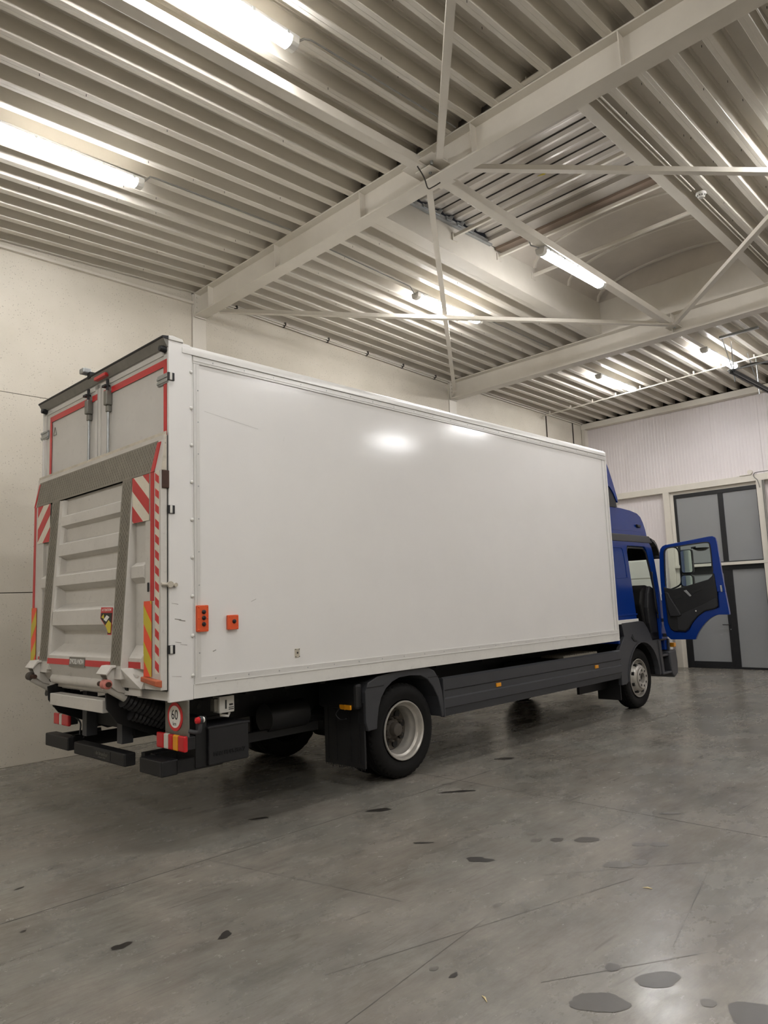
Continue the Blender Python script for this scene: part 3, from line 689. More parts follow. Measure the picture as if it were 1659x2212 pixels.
# --- cargo box
box = part('cargo_box', B().box(0.20, LB-0.01, 0.004, WB-0.004, H0+0.01, 3.80), M_white)
part('roof_skin', B().box(0.18, LB-0.02, 0.02, WB-0.02, 3.80, 3.835), M_white, box)
def toprail(y0, s):
    pts = [(y0, 3.765), (y0, 3.80), (y0+s*0.012, 3.828), (y0+s*0.035, 3.845), (y0+s*0.07, 3.85), (y0+s*0.075, 3.765)]
    return B().prism(pts, fx, 0.115, LB)
part('top_rail', toprail(-0.012, 1), M_alum, box, smooth=True); part('top_rail', toprail(WB+0.012, -1), M_alum, box, smooth=True)
part('edge_strip', B().prism([(0.0, 3.70), (-0.006, 3.702), (-0.006, 3.755), (0.0, 3.765)], fx, 0.215, LB-0.01).box(0.215, LB-0.01, -0.009, 0.0, 3.720, 3.726), M_alum, box)
part('edge_strip', B().box(0.215, LB-0.01, -0.005, 0.004, 1.172, 1.218).box(0.215, LB-0.01, -0.012, 0.0, 1.166, 1.174), M_alum, box)
part('bottom_sill', B().box(0.205, LB, -0.008, 0.03, H0, 1.168), M_whited, box, bevel=0.003)
part('bottom_sill', B().box(0.205, LB, WB-0.03, WB+0.008, H0, 1.168), M_whited, box)
part('edge_strip', B().box(0.219, 0.270, -0.005, 0.004, 1.218, 3.70).box(0.240, 0.246, -0.008, 0.0, 1.218, 3.70), M_alum, box)
part('edge_strip', B().box(LB-0.115, LB-0.108, -0.006, 0.0, 1.218, 3.70).box(LB-0.030, LB-0.024, -0.006, 0.0, 1.172, 3.765), M_alum, box)
for k in range(22):     # small rivets on the strips
    x = 0.40+k*0.31
    if x < LB-0.1:
        r0 = part('strip_rivet', B().cyl((0, -0.003, 0), 0.005, 0.003, 8, 'y'), M_galv, box) if k == 0 else copy_part(r0, box)
        r0.location = (x, -0.004, 1.196); r1 = copy_part(r0, box, (x, -0.006, 3.738))
for k in range(9):
    z = 1.40+k*0.26; copy_part(r0, box, (0.258, -0.005, z))
front_cap = part('front_wall_edge', B().box(LB-0.01, LB+0.02, -0.004, WB+0.004, H0, 3.83), M_whited, box, bevel=0.005)
# rear frame
rf = part('rear_frame', B().box(0.0, 0.205, -0.006, 0.026, H0-0.005, 3.835).box(0.0, 0.205, WB-0.026, WB+0.006, H0, 3.835).box(0.0, 0.19, -0.004, WB+0.004, 3.79, 3.845).box(0.02, 0.2, 0.0, WB, H0, 1.13), M_white, bevel=0.006)
part('corner_cap', B().prism([(0.0, 3.845), (0.13, 3.845), (0.12, 3.872), (0.03, 3.885), (0.0, 3.878)], fy, -0.012, 0.10), M_whited, rf, bevel=0.006)
part('gutter_cover', B().prism([(-0.05, 3.862), (-0.05, 3.872), (0.02, 3.882), (0.02, 3.85), (-0.045, 3.855)], fy, 0.0, WB), M_black, rf)
part('gutter_face', B().prism([(-0.045, 3.858), (-0.008, 3.79), (-0.002, 3.79), (0.0, 3.85), (-0.02, 3.86)], fy, 0.004, WB-0.004), mat('weathered_grey', (120, 117, 110), 0.5, 0.1, 0.15, 5, dirt=0.4), rf)
for y in (0.05, WB-0.09):
    part('marker_lamp', B().lathe([(-0.03, 0.001), (-0.03, 0.022), (0.02, 0.03)], (-0.02, y, 3.78), 12, 'x'), M_black, rf, smooth=True)
rv = None
for z in (3.621, 3.324, 3.024, 2.728, 2.430, 2.135, 1.836, 1.536, 1.237):
    if rv is None: rv = part('dome_rivet', B().lathe([(0, 0.015), (-0.004, 0.015), (-0.009, 0.010), (-0.011, 0.001)], (0, 0, 0), 14, 'y'), M_cap, rf, smooth=True)
    else: rv = copy_part(rv, rf)
    rv.location = (0.196, -0.008, z)
for z in (3.548, 2.499, 1.443):
    part('door_hinge', B().box(-0.012, 0.045, -0.016, 0.0, z-0.032, z+0.032), M_black, rf, bevel=0.003)
    part('hinge_pin', B().box(0.002, 0.022, -0.022, -0.012, z-0.030, z+0.030), M_cap, rf, bevel=0.003)
sc1 = [(0.05, 0.10, 1.495, 1.498), (0.09, 0.15, 1.475, 1.477), (0.045, 0.10, 1.665, 1.671), (0.08, 0.135, 1.655, 1.661), (0.02, 0.075, 1.785, 1.787), (0.02, 0.10, 1.245, 1.2465)]
for x0, x1, z0, z1 in sc1:
    part('scuff_mark', B().quad((x0, -0.0068, z0), (x1, -0.0068, z0-0.01), (x1, -0.0068, z1-0.008), (x0, -0.0068, z1)), M_scuff, rf)
# long hairline scratch and small scuffs on the big side
for x0, z0, x1, z1, w in ((0.32, 3.32, 0.85, 3.25, 0.0015), (1.12, 3.18, 1.13, 3.22, 0.003), (0.75, 1.78, 0.80, 1.80, 0.003), (0.38, 1.40, 0.41, 1.41, 0.006)):
    part('scuff_mark', B().quad((x0, 0.0015, z0), (x1, 0.0015, z1), (x1, 0.0015, z1+w), (x0, 0.0015, z0+w)), M_scuff, box)
# control boxes
def control(x0, x1, z0, z1, zs, screws):
    c = part('control_panel', B().prism(rrect(x0, x1, z0, z1, 0.008), fy, -0.028, 0.0), M_orange, bevel=0.004)
    for z in zs:
        xc = (x0+x1)/2+0.006
        part('push_button', B().lathe([(0.0, 0.017), (-0.006, 0.017), (-0.010, 0.012), (-0.018, 0.010), (-0.020, 0.001)], (xc, -0.028, z), 16, 'y'), M_black, c, smooth=True)
    for x, z in screws:
        part('screw', B().lathe([(0, 0.006), (-0.004, 0.004), (-0.005, 0.001)], (x, -0.028, z), 8, 'y'), M_orange, c, smooth=True)
control(0.226, 0.327, 1.560, 1.764, (1.712, 1.666, 1.618), [(x, z) for x in (0.240, 0.315) for z in (1.575, 1.662, 1.75)])
control(0.505, 0.604, 1.563, 1.679, (1.628,), [(x, z) for x in (0.518, 0.592) for z in (1.576, 1.666)])
pl = part('latch_plate', B().box(1.195, 1.245, -0.004, 0.006, 1.292, 1.366), M_worn, bevel=0.002)
part('keyhole', B().cyl((1.22, -0.007, 1.33), 0.008, 0.004, 12), M_black, pl)
for x in (1.20, 1.24):
    for z in (1.298, 1.36): part('screw', B().cyl((x, -0.007, z), 0.004, 0.004, 8), M_print, pl)

# --- rear doors
for side, (y0, y1) in enumerate(((0.03, 1.245), (1.255, 2.47))):
    dr = part('rear_door', B().box(0.012, 0.05, y0, y1, 1.14, 3.79), M_door, bevel=0.006)
    part('door_edge_profile', B().box(0.004, 0.014, y0, y0+0.05, 1.14, 3.78).box(0.004, 0.014, y1-0.05, y1, 1.14, 3.78).box(0.004, 0.014, y0, y1, 3.74, 3.785), M_alum, dr, bevel=0.002)
    yr = 1.008 if side == 0 else 1.392
    rod = part('lock_rod', B().tube([(-0.012, yr, 1.2), (-0.012, yr, 3.74)], 0.012, 10), M_galv, dr, smooth=True)
    for z, hh in ((3.60, 0.13), ):
        part('rod_keeper', B().box(-0.045, 0.012, yr-0.03, yr+0.03, z-hh/2, z+hh/2).box(-0.03, 0.012, yr-0.022, yr+0.022, z-hh/2-0.06, z-hh/2), M_tag, dr, bevel=0.008)
        part('cam', B().box(-0.05, 0.0, yr-0.012, yr+0.055, 3.70, 3.72).tube([(-0.02, yr, 3.66), (-0.02, yr, 3.77)], 0.014, 8), M_black, dr, bevel=0.002)
    yo = (0.030, 0.078) if side == 0 else (2.275, 2.317)
    part('red_contour', B().box(0.0012, 0.0038, yo[0], yo[1], 3.0, 3.70), M_redb, dr)
    ya, yb = (0.034, 0.98) if side == 0 else (1.42, 2.307)
    part('red_contour', B().box(0.0012, 0.0038, ya, yb, 3.645, 3.70), M_redb, dr)
    yc, yd = (1.03, 1.13) if side == 0 else (1.23+0.03, 1.36)
    part('red_contour', B().box(0.0012, 0.0038, yc, yd, 3.645, 3.70), M_redb, dr)
    ye = -0.002 if side == 0 else WB-0.14
    part('strap_hinge', B().box(-0.012, 0.010, ye, ye+0.17, 3.545 if side == 0 else 3.56, 3.565 if side == 0 else 3.58).box(-0.012, 0.010, ye, ye+0.17, 3.51, 3.53).box(-0.004, 0.010, ye, ye+0.17, 3.50, 3.585), M_galv, dr, bevel=0.004)
part('warning_outline', B().tube([(0.006, 2.24, 3.50), (0.006, 2.17, 3.50), (0.006, 2.205, 3.58), (0.006, 2.24, 3.50)], 0.003, 4), M_tag, dr)
bc = part('rear_camera', B().box(-0.10, -0.02, 1.33, 1.42, 3.90, 3.95), M_galv, rf, bevel=0.012)
part('camera_bracket', B().box(-0.05, 0.02, 1.30, 1.36, 3.85, 3.91), M_dark, rf, bevel=0.004)
part('gutter_clip', B().box(-0.05, 0.0, 1.00, 1.22, 3.80, 3.83), M_redb, rf, bevel=0.004)

# --- tail lift (folded up, wedge that thickens towards the hinge)
def wx(z): return -0.065-(2.8-z)*0.0633 if z < 2.8 else -0.030-(3.08-z)*0.125     # raised middle of the platform
def wr(z): return -0.066 if z < 2.8 else -0.030-(3.08-z)*0.125                        # flat side rails
lift = part('tail_lift', B().box(-0.034, -0.012, 0.005, 2.495, 1.15, 3.08), M_lift)
def wbox(y0, y1, z0, z1, d=0.0, back=-0.02, f=None):   # block whose rear face follows the platform
    f = f or wx
    return B().hexa([(f(z0)+d, y0, z0), (back, y0, z0), (back, y1, z0), (f(z0)+d, y1, z0), (f(z1)+d, y0, z1), (back, y0, z1), (back, y1, z1), (f(z1)+d, y1, z1)])
part('gap_shade', B().box(-0.012, -0.001, 0.012, 2.488, 1.14, 3.08), M_print, lift)  # black sheet standing in for the shade in the gap behind the platform
part('top_lip', wbox(-0.005, 2.505, 3.045, 3.11, 0.004), M_worn, lift, bevel=0.004)
part('tip_edge', wbox(-0.005, 0.03, 2.80, 3.045, 0.002), M_worn, lift, bevel=0.003)
part('side_rail', wbox(0.0, 0.24, 1.15, 2.80, f=wr), M_lift, lift, bevel=0.004)
part('side_rail', wbox(2.26, 2.50, 1.15, 2.80, f=wr), M_lift, lift, bevel=0.004)
part('tread_plate', wbox(0.09, 2.44, 2.80, 3.045, -0.004), M_check, lift)
part('tip_plate', wbox(0.0, 2.50, 2.80, 3.045, -0.0), M_lift, lift)
YS = ((0.455, 0.615), (1.885, 2.05))
for y0, y1 in YS:
    part('strip_backing', wbox(y0-0.012, y1+0.015, 1.22, 2.80, 0.003, back=-0.03), M_lift, lift, bevel=0.003)
    part('tread_strip', wbox(y0, y1, 1.325, 2.80, -0.003), M_check, lift)
def lozenges(y0, y1, z0, z1, name='tread_lozenge'):
    b = B(); r = 0; z = z0+0.022
    while z < z1-0.015:
        y = y0+0.02+(0.0215 if r % 2 else 0)
        while y < y1-0.015:
            a, c = (0.008, 0.017); x = wx(z)-0.004
            pts = [(y, z-c), (y+a, z), (y, z+c), (y-a, z)]
            n = len(b.v); b.v += [(wx(zz)-0.0035, yy, zz) for yy, zz in pts]+[(x-0.002, y, z-0.006), (x-0.002, y, z+0.006)]
            b.f += [(n, n+1, n+4), (n+1, n+5, n+4), (n+1, n+2, n+5), (n+2, n+3, n+5), (n+3, n+4, n+5), (n+3, n, n+4)]
            y += 0.043
        z += 0.0245; r += 1
    return part(name, b, mat('worn_lozenge', (98, 92, 80), 0.5, 0.25), lift, kind='stuff')
lozenges(0.095, 2.43, 2.805, 3.04)
for y0, y1 in YS: lozenges(y0+0.004, y1-0.004, 1.33, 2.795)
# cross ribs between the strips and in the side channels
ROWS = [(2.634, 2.546, 2.655, 2.518), (2.376, 2.267, 2.40, 2.235), (2.085, 1.996, 2.120, 1.950), (1.767, 1.641, 1.830, 1.585), (1.379, 1.300, 1.475, 1.29)]
def rib(y0, y1, row, s0=0.0, s1=0.0, f=None):
    f = f or wx; f1, f0, t1, t0 = row; bx = -0.033
    return B().hexa([(f(f0), y0, f0), (bx, y0-s0, t0), (bx, y1+s1, t0), (f(f0), y1, f0), (f(f1), y0, f1), (bx, y0-s0, t1), (bx, y1+s1, t1), (f(f1), y1, f1)])
for k, row in enumerate(ROWS):
    part('cross_rib', rib(0.63, 1.80+0.015*k, row), M_lift, lift, bevel=0.003)
wc = lambda z: wr(z)-0.03*(1 if z < 1.5 else 0.5)
for row in (ROWS[2], ROWS[4]):
    part('cross_rib', rib(0.24, 0.44, row, f=wc), M_lift, lift, bevel=0.003); part('cross_rib', rib(2.065, 2.26, row, f=wc), M_lift, lift, bevel=0.003)
# slanting inner side of the left rail and vertical wall edges
part('channel_wall', B().hexa([(wx(1.25), 1.84, 1.25), (-0.033, 1.80, 1.25), (-0.033, 1.872, 1.25), (wx(1.25), 1.872, 1.25), (wx(2.79), 1.80, 2.79), (-0.033, 1.77, 2.79), (-0.033, 1.872, 2.79), (wx(2.79), 1.872, 2.79)]), M_lift, lift)
# red strips at the bottom, data plate, stickers
for y0, y1 in ((0.63, 1.075), (1.385, 1.865)):
    part('red_tape', wbox(y0, y1, 1.303, 1.352, -0.002), M_red, lift)
for y0, y1 in ((0.25, 0.44), (2.075, 2.25)):
    part('red_tape', wbox(y0, y1, 1.303, 1.352, -0.002, f=wc), M_red, lift)
plt = part('maker_plate', wbox(1.075, 1.385, 1.292, 1.372, -0.004), M_tag, lift)
text('plate_lettering', 'DHOLLANDIA', 0.062, M_signw, plt, basis((wx(1.33)-0.006, 1.23, 1.334), (0, -1, 0), (0.063, 0, 1)), 0.001, sx=0.70)
def wq(pts, d, f=None):
    f = f or wx
    return B().prism(pts, lambda u, v, w: (f(v)+w, u, v), -d-0.0015, -d)
st = part('attention_sticker', wq([(0.845, 1.78), (0.635, 1.775), (0.635, 1.56), (0.70, 1.56), (0.70, 1.60), (0.845, 1.69)], 0.002), M_red, lift)
part('sticker_face', wq([(0.835, 1.735), (0.640, 1.732), (0.640, 1.568), (0.694, 1.568), (0.694, 1.606), (0.835, 1.692)], 0.0036), M_print, st)
part('sticker_symbol', wq([(0.825, 1.70), (0.785, 1.725), (0.77, 1.685)], 0.0052), M_yel, st)
part('sticker_symbol', wq([(0.78, 1.68), (0.73, 1.715), (0.68, 1.70), (0.73, 1.665)], 0.0052), M_signw, st)
part('sticker_symbol', wq([(0.74, 1.635), (0.69, 1.675), (0.642, 1.65), (0.642, 1.575), (0.68, 1.575)], 0.0052), M_yel, st)
text('sticker_lettering', 'ATTENTION', 0.030, M_signw, st, basis((wx(1.755)-0.0042, 0.742, 1.756), (0, -1, 0), (0.063, 0, 1)), 0.0006, sx=1.0)
def chevron(y0, y1, z0, z1, name, c1, c2, d, slope, period, phase):
    base = part(name, wq([(y0, z0), (y1, z0), (y1, z1), (y0, z1)], d, wr), c1, lift)
    def clip(pts, keep, inter):
        out = []
        for i in range(len(pts)):
            a, b_ = pts[i], pts[(i+1) % len(pts)]
            if keep(a): out.append(a)
            if keep(a) != keep(b_): out.append(inter(a, b_))
        return out
    def iz(z): return lambda a, b_: (a[0]+(b_[0]-a[0])*(z-a[1])/(b_[1]-a[1]), z)
    for k in range(-6, 12):
        s0 = z0+phase+k*period
        line = lambda y, off: s0+off+slope*(y-(y1 if slope > 0 else y0))
        q = clip([(y0, line(y0, 0)), (y1, line(y1, 0)), (y1, line(y1, period/2)), (y0, line(y0, period/2))], lambda p: p[1] > z0, iz(z0))
        if len(q) > 2: q = clip(q, lambda p: p[1] < z1, iz(z1))
        if len(q) > 2: part('diagonal_stripe', wq(q, d+0.0016, wr), c2, base)
    return base
chevron(0.168, 0.438, 2.43, 2.795, 'hazard_board', M_wtape, M_red, 0.004, 0.8, 0.24, 0.02)
chevron(2.085, 2.385, 2.43, 2.795, 'hazard_board', M_wtape, M_red, 0.004, -0.8, 0.24, 0.02)
chevron(0.125, 0.245, 1.245, 1.81, 'reflector_board', M_orr, M_yel, 0.006, 1.15, 0.275, 0.124)
chevron(2.375, 2.495, 1.245, 1.81, 'reflector_board', M_orr, M_yel, 0.006, -1.15, 0.275, 0.124)
for y0, y1 in ((0.10, 0.155), (2.44, 2.49)):
    part('red_tape', wbox(y0, y1, 1.81, 2.80, -0.003, f=wr), M_red, lift)
part('red_tape', B().hexa([(wx(2.8)-.008, 0.095, 2.80), (-0.03, 0.095, 2.80), (-0.03, 0.145, 2.80), (wx(2.8)-.008, 0.145, 2.80), (wx(3.03)-.008, 0.045, 3.03), (-0.03, 0.045, 3.03), (-0.03, 0.09, 3.03), (wx(3.03)-.008, 0.09, 3.03)]), M_red, lift)
part('red_tape', B().hexa([(wx(2.8)-.008, 2.47, 2.80), (-0.03, 2.47, 2.80), (-0.03, 2.49, 2.80), (wx(2.8)-.008, 2.49, 2.80), (wx(3.03)-.008, 2.42, 3.03), (-0.03, 2.42, 3.03), (-0.03, 2.44, 3.03), (wx(3.03)-.008, 2.44, 3.03)]), M_red, lift)
sd_ = part('side_tape', B().box(-0.0685, -0.066, 0.022, 0.078, 1.27, 2.80), M_wtape, lift)
z = 1.29
while z < 2.74:
    part('tape_block', B().prism([(0.078, z+0.022), (0.022, z-0.012), (0.022, z+0.046), (0.078, z+0.080)], fx, -0.0705, -0.0682), M_redb, sd_)
    z += 0.118
part('corner_lamp', B().hexa([(-0.115, -0.012, 1.185), (-0.06, -0.012, 1.17), (-0.06, 0.245, 1.20), (-0.10, 0.245, 1.21), (-0.115, -0.012, 1.225), (-0.06, -0.012, 1.225), (-0.06, 0.245, 1.245), (-0.10, 0.245, 1.245)]), M_orrd, lift, bevel=0.006)
part('lower_skirt', B().hexa([(-0.09, 0.25, 1.15), (-0.02, 0.25, 1.15), (-0.02, 2.25, 1.15), (-0.09, 2.25, 1.15), (wx(1.30), 0.45, 1.305), (-0.02, 0.25, 1.305), (-0.02, 2.25, 1.305), (wx(1.30), 2.05, 1.305)]), M_lift, lift, bevel=0.004)
# closing latches and grab
part('edge_bracket', B().box(-0.060, 0.000, -0.014, -0.001, 2.66, 2.80), M_rust, lift, bevel=0.006)
lt = part('door_latch', B().tube([(-0.07, -0.014, 1.93), (0.045, -0.018, 1.925)], 0.012, 8), M_worn, lift, smooth=True)
part('latch_head', B().cyl((0.0, -0.032, 1.927), 0.024, 0.022, 14), M_worn, lift, smooth=True)
part('latch_head', B().cyl((0.045, -0.030, 1.923), 0.016, 0.02, 14), M_worn, lift, smooth=True)
part('latch_pin', B().tube([(-0.075, 0.175, 1.95), (-0.075, 0.175, 1.88)], 0.007, 8), M_black, lift)

# --- lift frame under the platform: clevises, rollers, beam, arms, rams
fr = part('lift_beam', B().box(-0.16, -0.06, 0.745, 1.79, 0.945, 1.045), M_lift, bevel=0.005)
part('torsion_tube', B().tube([(-0.09, 0.66, 1.165), (-0.09, 1.86, 1.165)], 0.045, 16), M_lift, fr, smooth=True)
part('back_plate', B().box(-0.07, -0.055, 0.3, 2.2, 1.09, 1.26), M_lift, fr, bevel=0.003)
for yc in (0.60, 2.08):
    cl = part('clevis', B().prism([(-0.23, 1.275), (-0.19, 1.32), (-0.06, 1.30), (-0.03, 1.18), (-0.06, 1.10), (-0.13, 1.12), (-0.19, 1.17)], fy, yc+0.055, yc+0.070), M_lift, fr, bevel=0.003)
    part('clevis_cheek', B().prism([(-0.23, 1.275), (-0.19, 1.32), (-0.06, 1.30), (-0.03, 1.18), (-0.06, 1.10), (-0.13, 1.12), (-0.19, 1.17)], fy, yc-0.055, yc-0.040), M_lift, fr, bevel=0.003)
    part('clevis_cap', B().prism([(-0.245, 1.265), (-0.20, 1.325), (-0.12, 1.328), (-0.12, 1.315), (-0.19, 1.305), (-0.235, 1.255)], fy, yc-0.085, yc+0.085), M_lift, fr, bevel=0.003)
    part('cap_wing', B().hexa([(-0.13, yc-0.085, 1.312), (-0.06, yc-0.085, 1.312), (-0.06, yc-0.30, 1.235), (-0.10, yc-0.30, 1.235), (-0.13, yc-0.085, 1.324), (-0.06, yc-0.085, 1.324), (-0.06, yc-0.30, 1.247), (-0.10, yc-0.30, 1.247)]), M_lift, fr)
    part('roller', B().lathe([(-0.036, 0.001), (-0.036, 0.030), (-0.032, 0.037), (0.032, 0.037), (0.036, 0.030), (0.036, 0.001)], (-0.215, yc+(0.02 if yc > 1 else -0.03), 1.185), 20, 'y'), M_pink if yc < 1 else M_hub, fr, smooth=True)
    part('roller_pin', B().cyl((-0.215, yc-0.085, 1.185), 0.02, 0.17, 12), M_rust, fr, smooth=True)
    part('pivot_grease', B().lathe([(-0.02, 0.001), (-0.02, 0.035), (0.02, 0.035), (0.02, 0.001)], (-0.05, yc-0.09, 1.15), 12, 'y'), M_dark, fr, smooth=True)
    part('lift_arm', B().prism([(-0.16, 1.10), (-0.07, 1.12), (0.04, 1.0), (0.5, 0.80), (0.9, 0.80), (0.9, 0.68), (0.4, 0.66), (-0.06, 0.86), (-0.15, 0.98)], fy, yc+(0.09 if yc < 1 else -0.24), yc+(0.11 if yc < 1 else -0.22)), M_dark, fr, bevel=0.004)
    # ram rod + bellows
    part('ram_rod', B().tube([(-0.21, yc, 1.17), (-0.04, yc-0.01, 1.06)], 0.035, 14), M_lift, fr, smooth=True)
    pts = []; rad = []
    for i in range(49):
        t = i/48; pts.append((-0.05+0.80*t, yc-0.01, 1.065-0.40*t)); rad.append(0.074+0.006*math.cos(PI*i))
    part('bellows', B().tube(pts, rad, 16), M_black, fr)
    pts = []; rad = []
    for i in range(41):
        t = i/40; pts.append((0.02+0.70*t, yc+0.03, 0.93-0.27*t)); rad.append(0.050+0.005*math.cos(PI*i))
    part('bellows', B().tube(pts, rad, 14), M_black, fr)
part('gusset', B().prism([(-0.06, 1.18), (-0.15, 1.22), (-0.06, 1.26)], fy, 1.44, 1.455), M_lift, fr)
for y in (1.62, 0.95):
    part('beam_post', B().box(0.06, 0.16, y-0.09, y, 0.66, 1.05), M_grey, fr, bevel=0.004)

# --- underrun bumper
ub = part('underrun_bar', B().box(0.02, 0.12, 0.735, 1.70, 0.50, 0.606), M_black, bevel=0.012)
lb_ = part('bumper_label', B().box(0.018, 0.021, 0.98, 1.31, 0.52, 0.592), M_print, ub)
part('label_border', B().box(0.0165, 0.0185, 0.985, 1.305, 0.588, 0.591).box(0.0165, 0.0185, 0.985, 1.305, 0.521, 0.524).box(0.0165, 0.0185, 0.985, 0.988, 0.521, 0.591).box(0.0165, 0.0185, 1.302, 1.305, 0.521, 0.591), M_grey, lb_)
text('bumper_lettering', 'de bruecker', 0.046, M_tag, lb_, basis((0.0165, 1.135, 0.562), (0, -1, 0), (0, 0, 1)), 0.0005)
text('bumper_lettering', 'carrosserie - opbouw', 0.016, M_tag, lb_, basis((0.0165, 1.135, 0.533), (0, -1, 0), (0, 0, 1)), 0.0004)
for i, (y0, y1) in enumerate(((0.145, 0.49), (1.90, 2.42))):
    be = part('bumper_end', B().box(0.02 if i == 0 else 0.05, 0.16, y0, y1, 0.495, 0.612), M_black, bevel=0.010)
    part('bumper_arm', B().box(0.12, 1.0, 0.42 if i == 0 else 1.90, 0.50 if i == 0 else 1.98, 0.51, 0.62), M_dark, be)
    part('bumper_arm', B().box(0.15, 0.55, 0.14 if i == 0 else 2.30, 0.18 if i == 0 else 2.34, 0.505, 0.60), M_dark, be)
part('scuff_mark', B().box(0.0185, 0.02, 0.16, 0.166, 0.50, 0.60).box(0.0185, 0.02, 0.16, 0.30, 0.604, 0.607), M_grey, be)
for y in (0.55, 1.90): part('under_rail', B().box(0.10, 1.9, y, y+0.06, 0.54, 0.62), M_dark)

# --- rear lights and speed plate
def rear_light(y0, y1, z0, z1, x=0.10, flip=False):
    r = part('rear_light', B().box(x+0.03, x+0.10, y0+0.01, y1-0.01, z0+0.01, z1-0.01), M_black, bevel=0.006)
    W = y1-y0; segs = [(0.0, .26, M_redl), (.26, .42, M_clear), (.42, .58, M_redl), (.58, .76, M_amber), (.76, 1.0, M_redl)]
    if flip: segs = [(0.0, .36, M_redl), (.36, .54, M_clear), (.54, 1.0, M_redl)]
    for a, b_, m in segs:
        part('lens', B().box(x, x+0.032, y1-W*b_+0.001, y1-W*a-0.001, z0, z1), m, r, bevel=0.010, label={'red_lens': 'red lens', 'clear_lens': 'white lens', 'amber_lens': 'amber lens'}[m.name])
    return r
rear_light(-0.045, 0.375, 0.685, 0.800); rear_light(2.02, 2.36, 0.695, 0.800, flip=True)
sp = part('speed_plate', B().box(0.145, 0.16, -0.02, 0.315, 0.70, 1.055), M_tag, bevel=0.003)
def disc(x, yc, zc_, r, t, nm, m, par, ry=1.0):
    return part(nm, B().lathe([(0, 0.001), (0, r), (t, r), (t, 0.001)], (x, yc, zc_), 36, 'x'), m, par)
disc(0.139, 0.16, 0.925, 0.107, 0.006, 'red_ring', M_redb, sp); disc(0.1375, 0.16, 0.925, 0.083, 0.002, 'white_face', M_signw, sp)
text('sign_lettering', '60', 0.105, M_print, sp, basis((0.137, 0.16, 0.937), (0, -1, 0), (0, 0, 1)), 0.0006, sx=0.95)
text('sign_lettering', 'km', 0.042, M_print, sp, basis((0.137, 0.16, 0.872), (0, -1, 0), (0, 0, 1)), 0.0006)
ml = part('marker_arm', B().tube(smooth_pts([(0.16, -0.02, 0.83), (0.18, -0.08, 0.825), (0.19, -0.11, 0.84), (0.19, -0.115, 0.90)], 4), 0.016, 10), M_grey, smooth=True)
part('lens', B().lathe([(0.0, 0.026), (-0.025, 0.022), (-0.034, 0.001)], (0.18, -0.115, 0.915), 14, 'x'), M_redl, ml, smooth=True, label='red lens')
part('lens', B().lathe([(0.02, 0.026), (0.04, 0.022), (0.048, 0.001)], (0.18, -0.115, 0.915), 14, 'x'), M_clear, ml, smooth=True, label='white lens')
part('lamp_body', B().lathe([(0.0, 0.027), (0.0, 0.03), (0.022, 0.03), (0.022, 0.027)], (0.18, -0.115, 0.915), 16, 'x'), M_grey, ml, smooth=True)
part('lamp_cable', B().tube(smooth_pts([(0.17, 2.05, 0.78), (0.2, 1.98, 0.72), (0.18, 1.94, 0.62), (0.2, 1.90, 0.60), (0.22, 1.92, 0.72)], 5), 0.008, 6), M_black, TR)
# junction box
jb = part('junction_box', B().box(0.50, 0.64, 0.10, 0.20, 0.905, 1.035), M_cap, bevel=0.006)
part('label_print', B().box(0.585, 0.632, 0.0985, 0.1, 0.925, 0.932).box(0.585, 0.632, 0.0985, 0.1, 0.94, 0.946).box(0.59, 0.625, 0.0985, 0.1, 0.958, 0.972).box(0.552, 0.566, 0.0985, 0.1, 0.935, 1.005), M_print, jb)
part('cable_gland', B().tube([(0.54, 0.15, 0.905), (0.54, 0.15, 0.885), (0.60, 0.13, 0.872), (0.61, 0.13, 0.90)], 0.012, 8), M_cap, jb, smooth=True)
part('hinge_side', B().box(0.465, 0.50, 0.12, 0.18, 0.92, 1.02), M_tag, jb, bevel=0.003)
# battery / wheel-chock box with embossed name
bb = part('side_locker', B().prism([(0.40, 0.52), (0.775, 0.52), (0.775, 0.80), (0.74, 0.82), (0.40, 0.82)], fy, 0.10, 0.42), M_black, bevel=0.010)
text('embossed_lettering', 'MERCEDES-BENZ', 0.048, M_black, bb, basis((0.59, 0.099, 0.60), (1, 0, 0), (0, 0, 1)), 0.004, sx=0.82)
part('lid_edge', B().box(0.39, 0.785, 0.095, 0.43, 0.80, 0.815), M_black, bb, bevel=0.003)
part('locker_flap', B().box(0.30, 0.40, 0.13, 0.42, 0.515, 0.90), M_dark, bb, bevel=0.006)

# --- chassis
ch = part('chassis_frame', B().box(0.15, 8.6, 0.82, 0.89, 0.72, 0.98).box(0.15, 8.6, 1.61, 1.68, 0.72, 0.98), M_dark)
for x in (0.2, 1.0, 1.9, 3.2, 4.4, 5.6, 6.8, 8.3): part('cross_member', B().box(x-0.05, x+0.05, 0.89, 1.61, 0.76, 0.94), M_dark, ch)
for x in [0.5+0.42*i for i in range(16)]: part('floor_bearer', B().box(x-0.03, x+0.03, 0.30, 2.20, 1.0, 1.065), M_dark, ch)
part('floor_underside', B().box(0.2, LB, 0.04, 2.46, 1.055, 1.075), M_dark, ch)
for i, x in enumerate([0.75+0.20*k for k in range(6)]): part('frame_hole', B().cyl((x, 0.816, 0.88), 0.022, 0.006, 12), M_print, ch)
part('rear_axle', B().tube([(2.635, 0.35, 0.47), (2.635, 2.15, 0.47)], 0.07, 14).lathe([(-0.22, 0.07), (-0.12, 0.17), (0.12, 0.17), (0.22, 0.07)], (2.635, 1.25, 0.47), 18, 'y'), M_dark, ch, smooth=True)
part('drive_shaft', B().tube([(2.8, 1.25, 0.50), (6.2, 1.25, 0.72)], 0.05, 12), M_dark, ch, smooth=True)
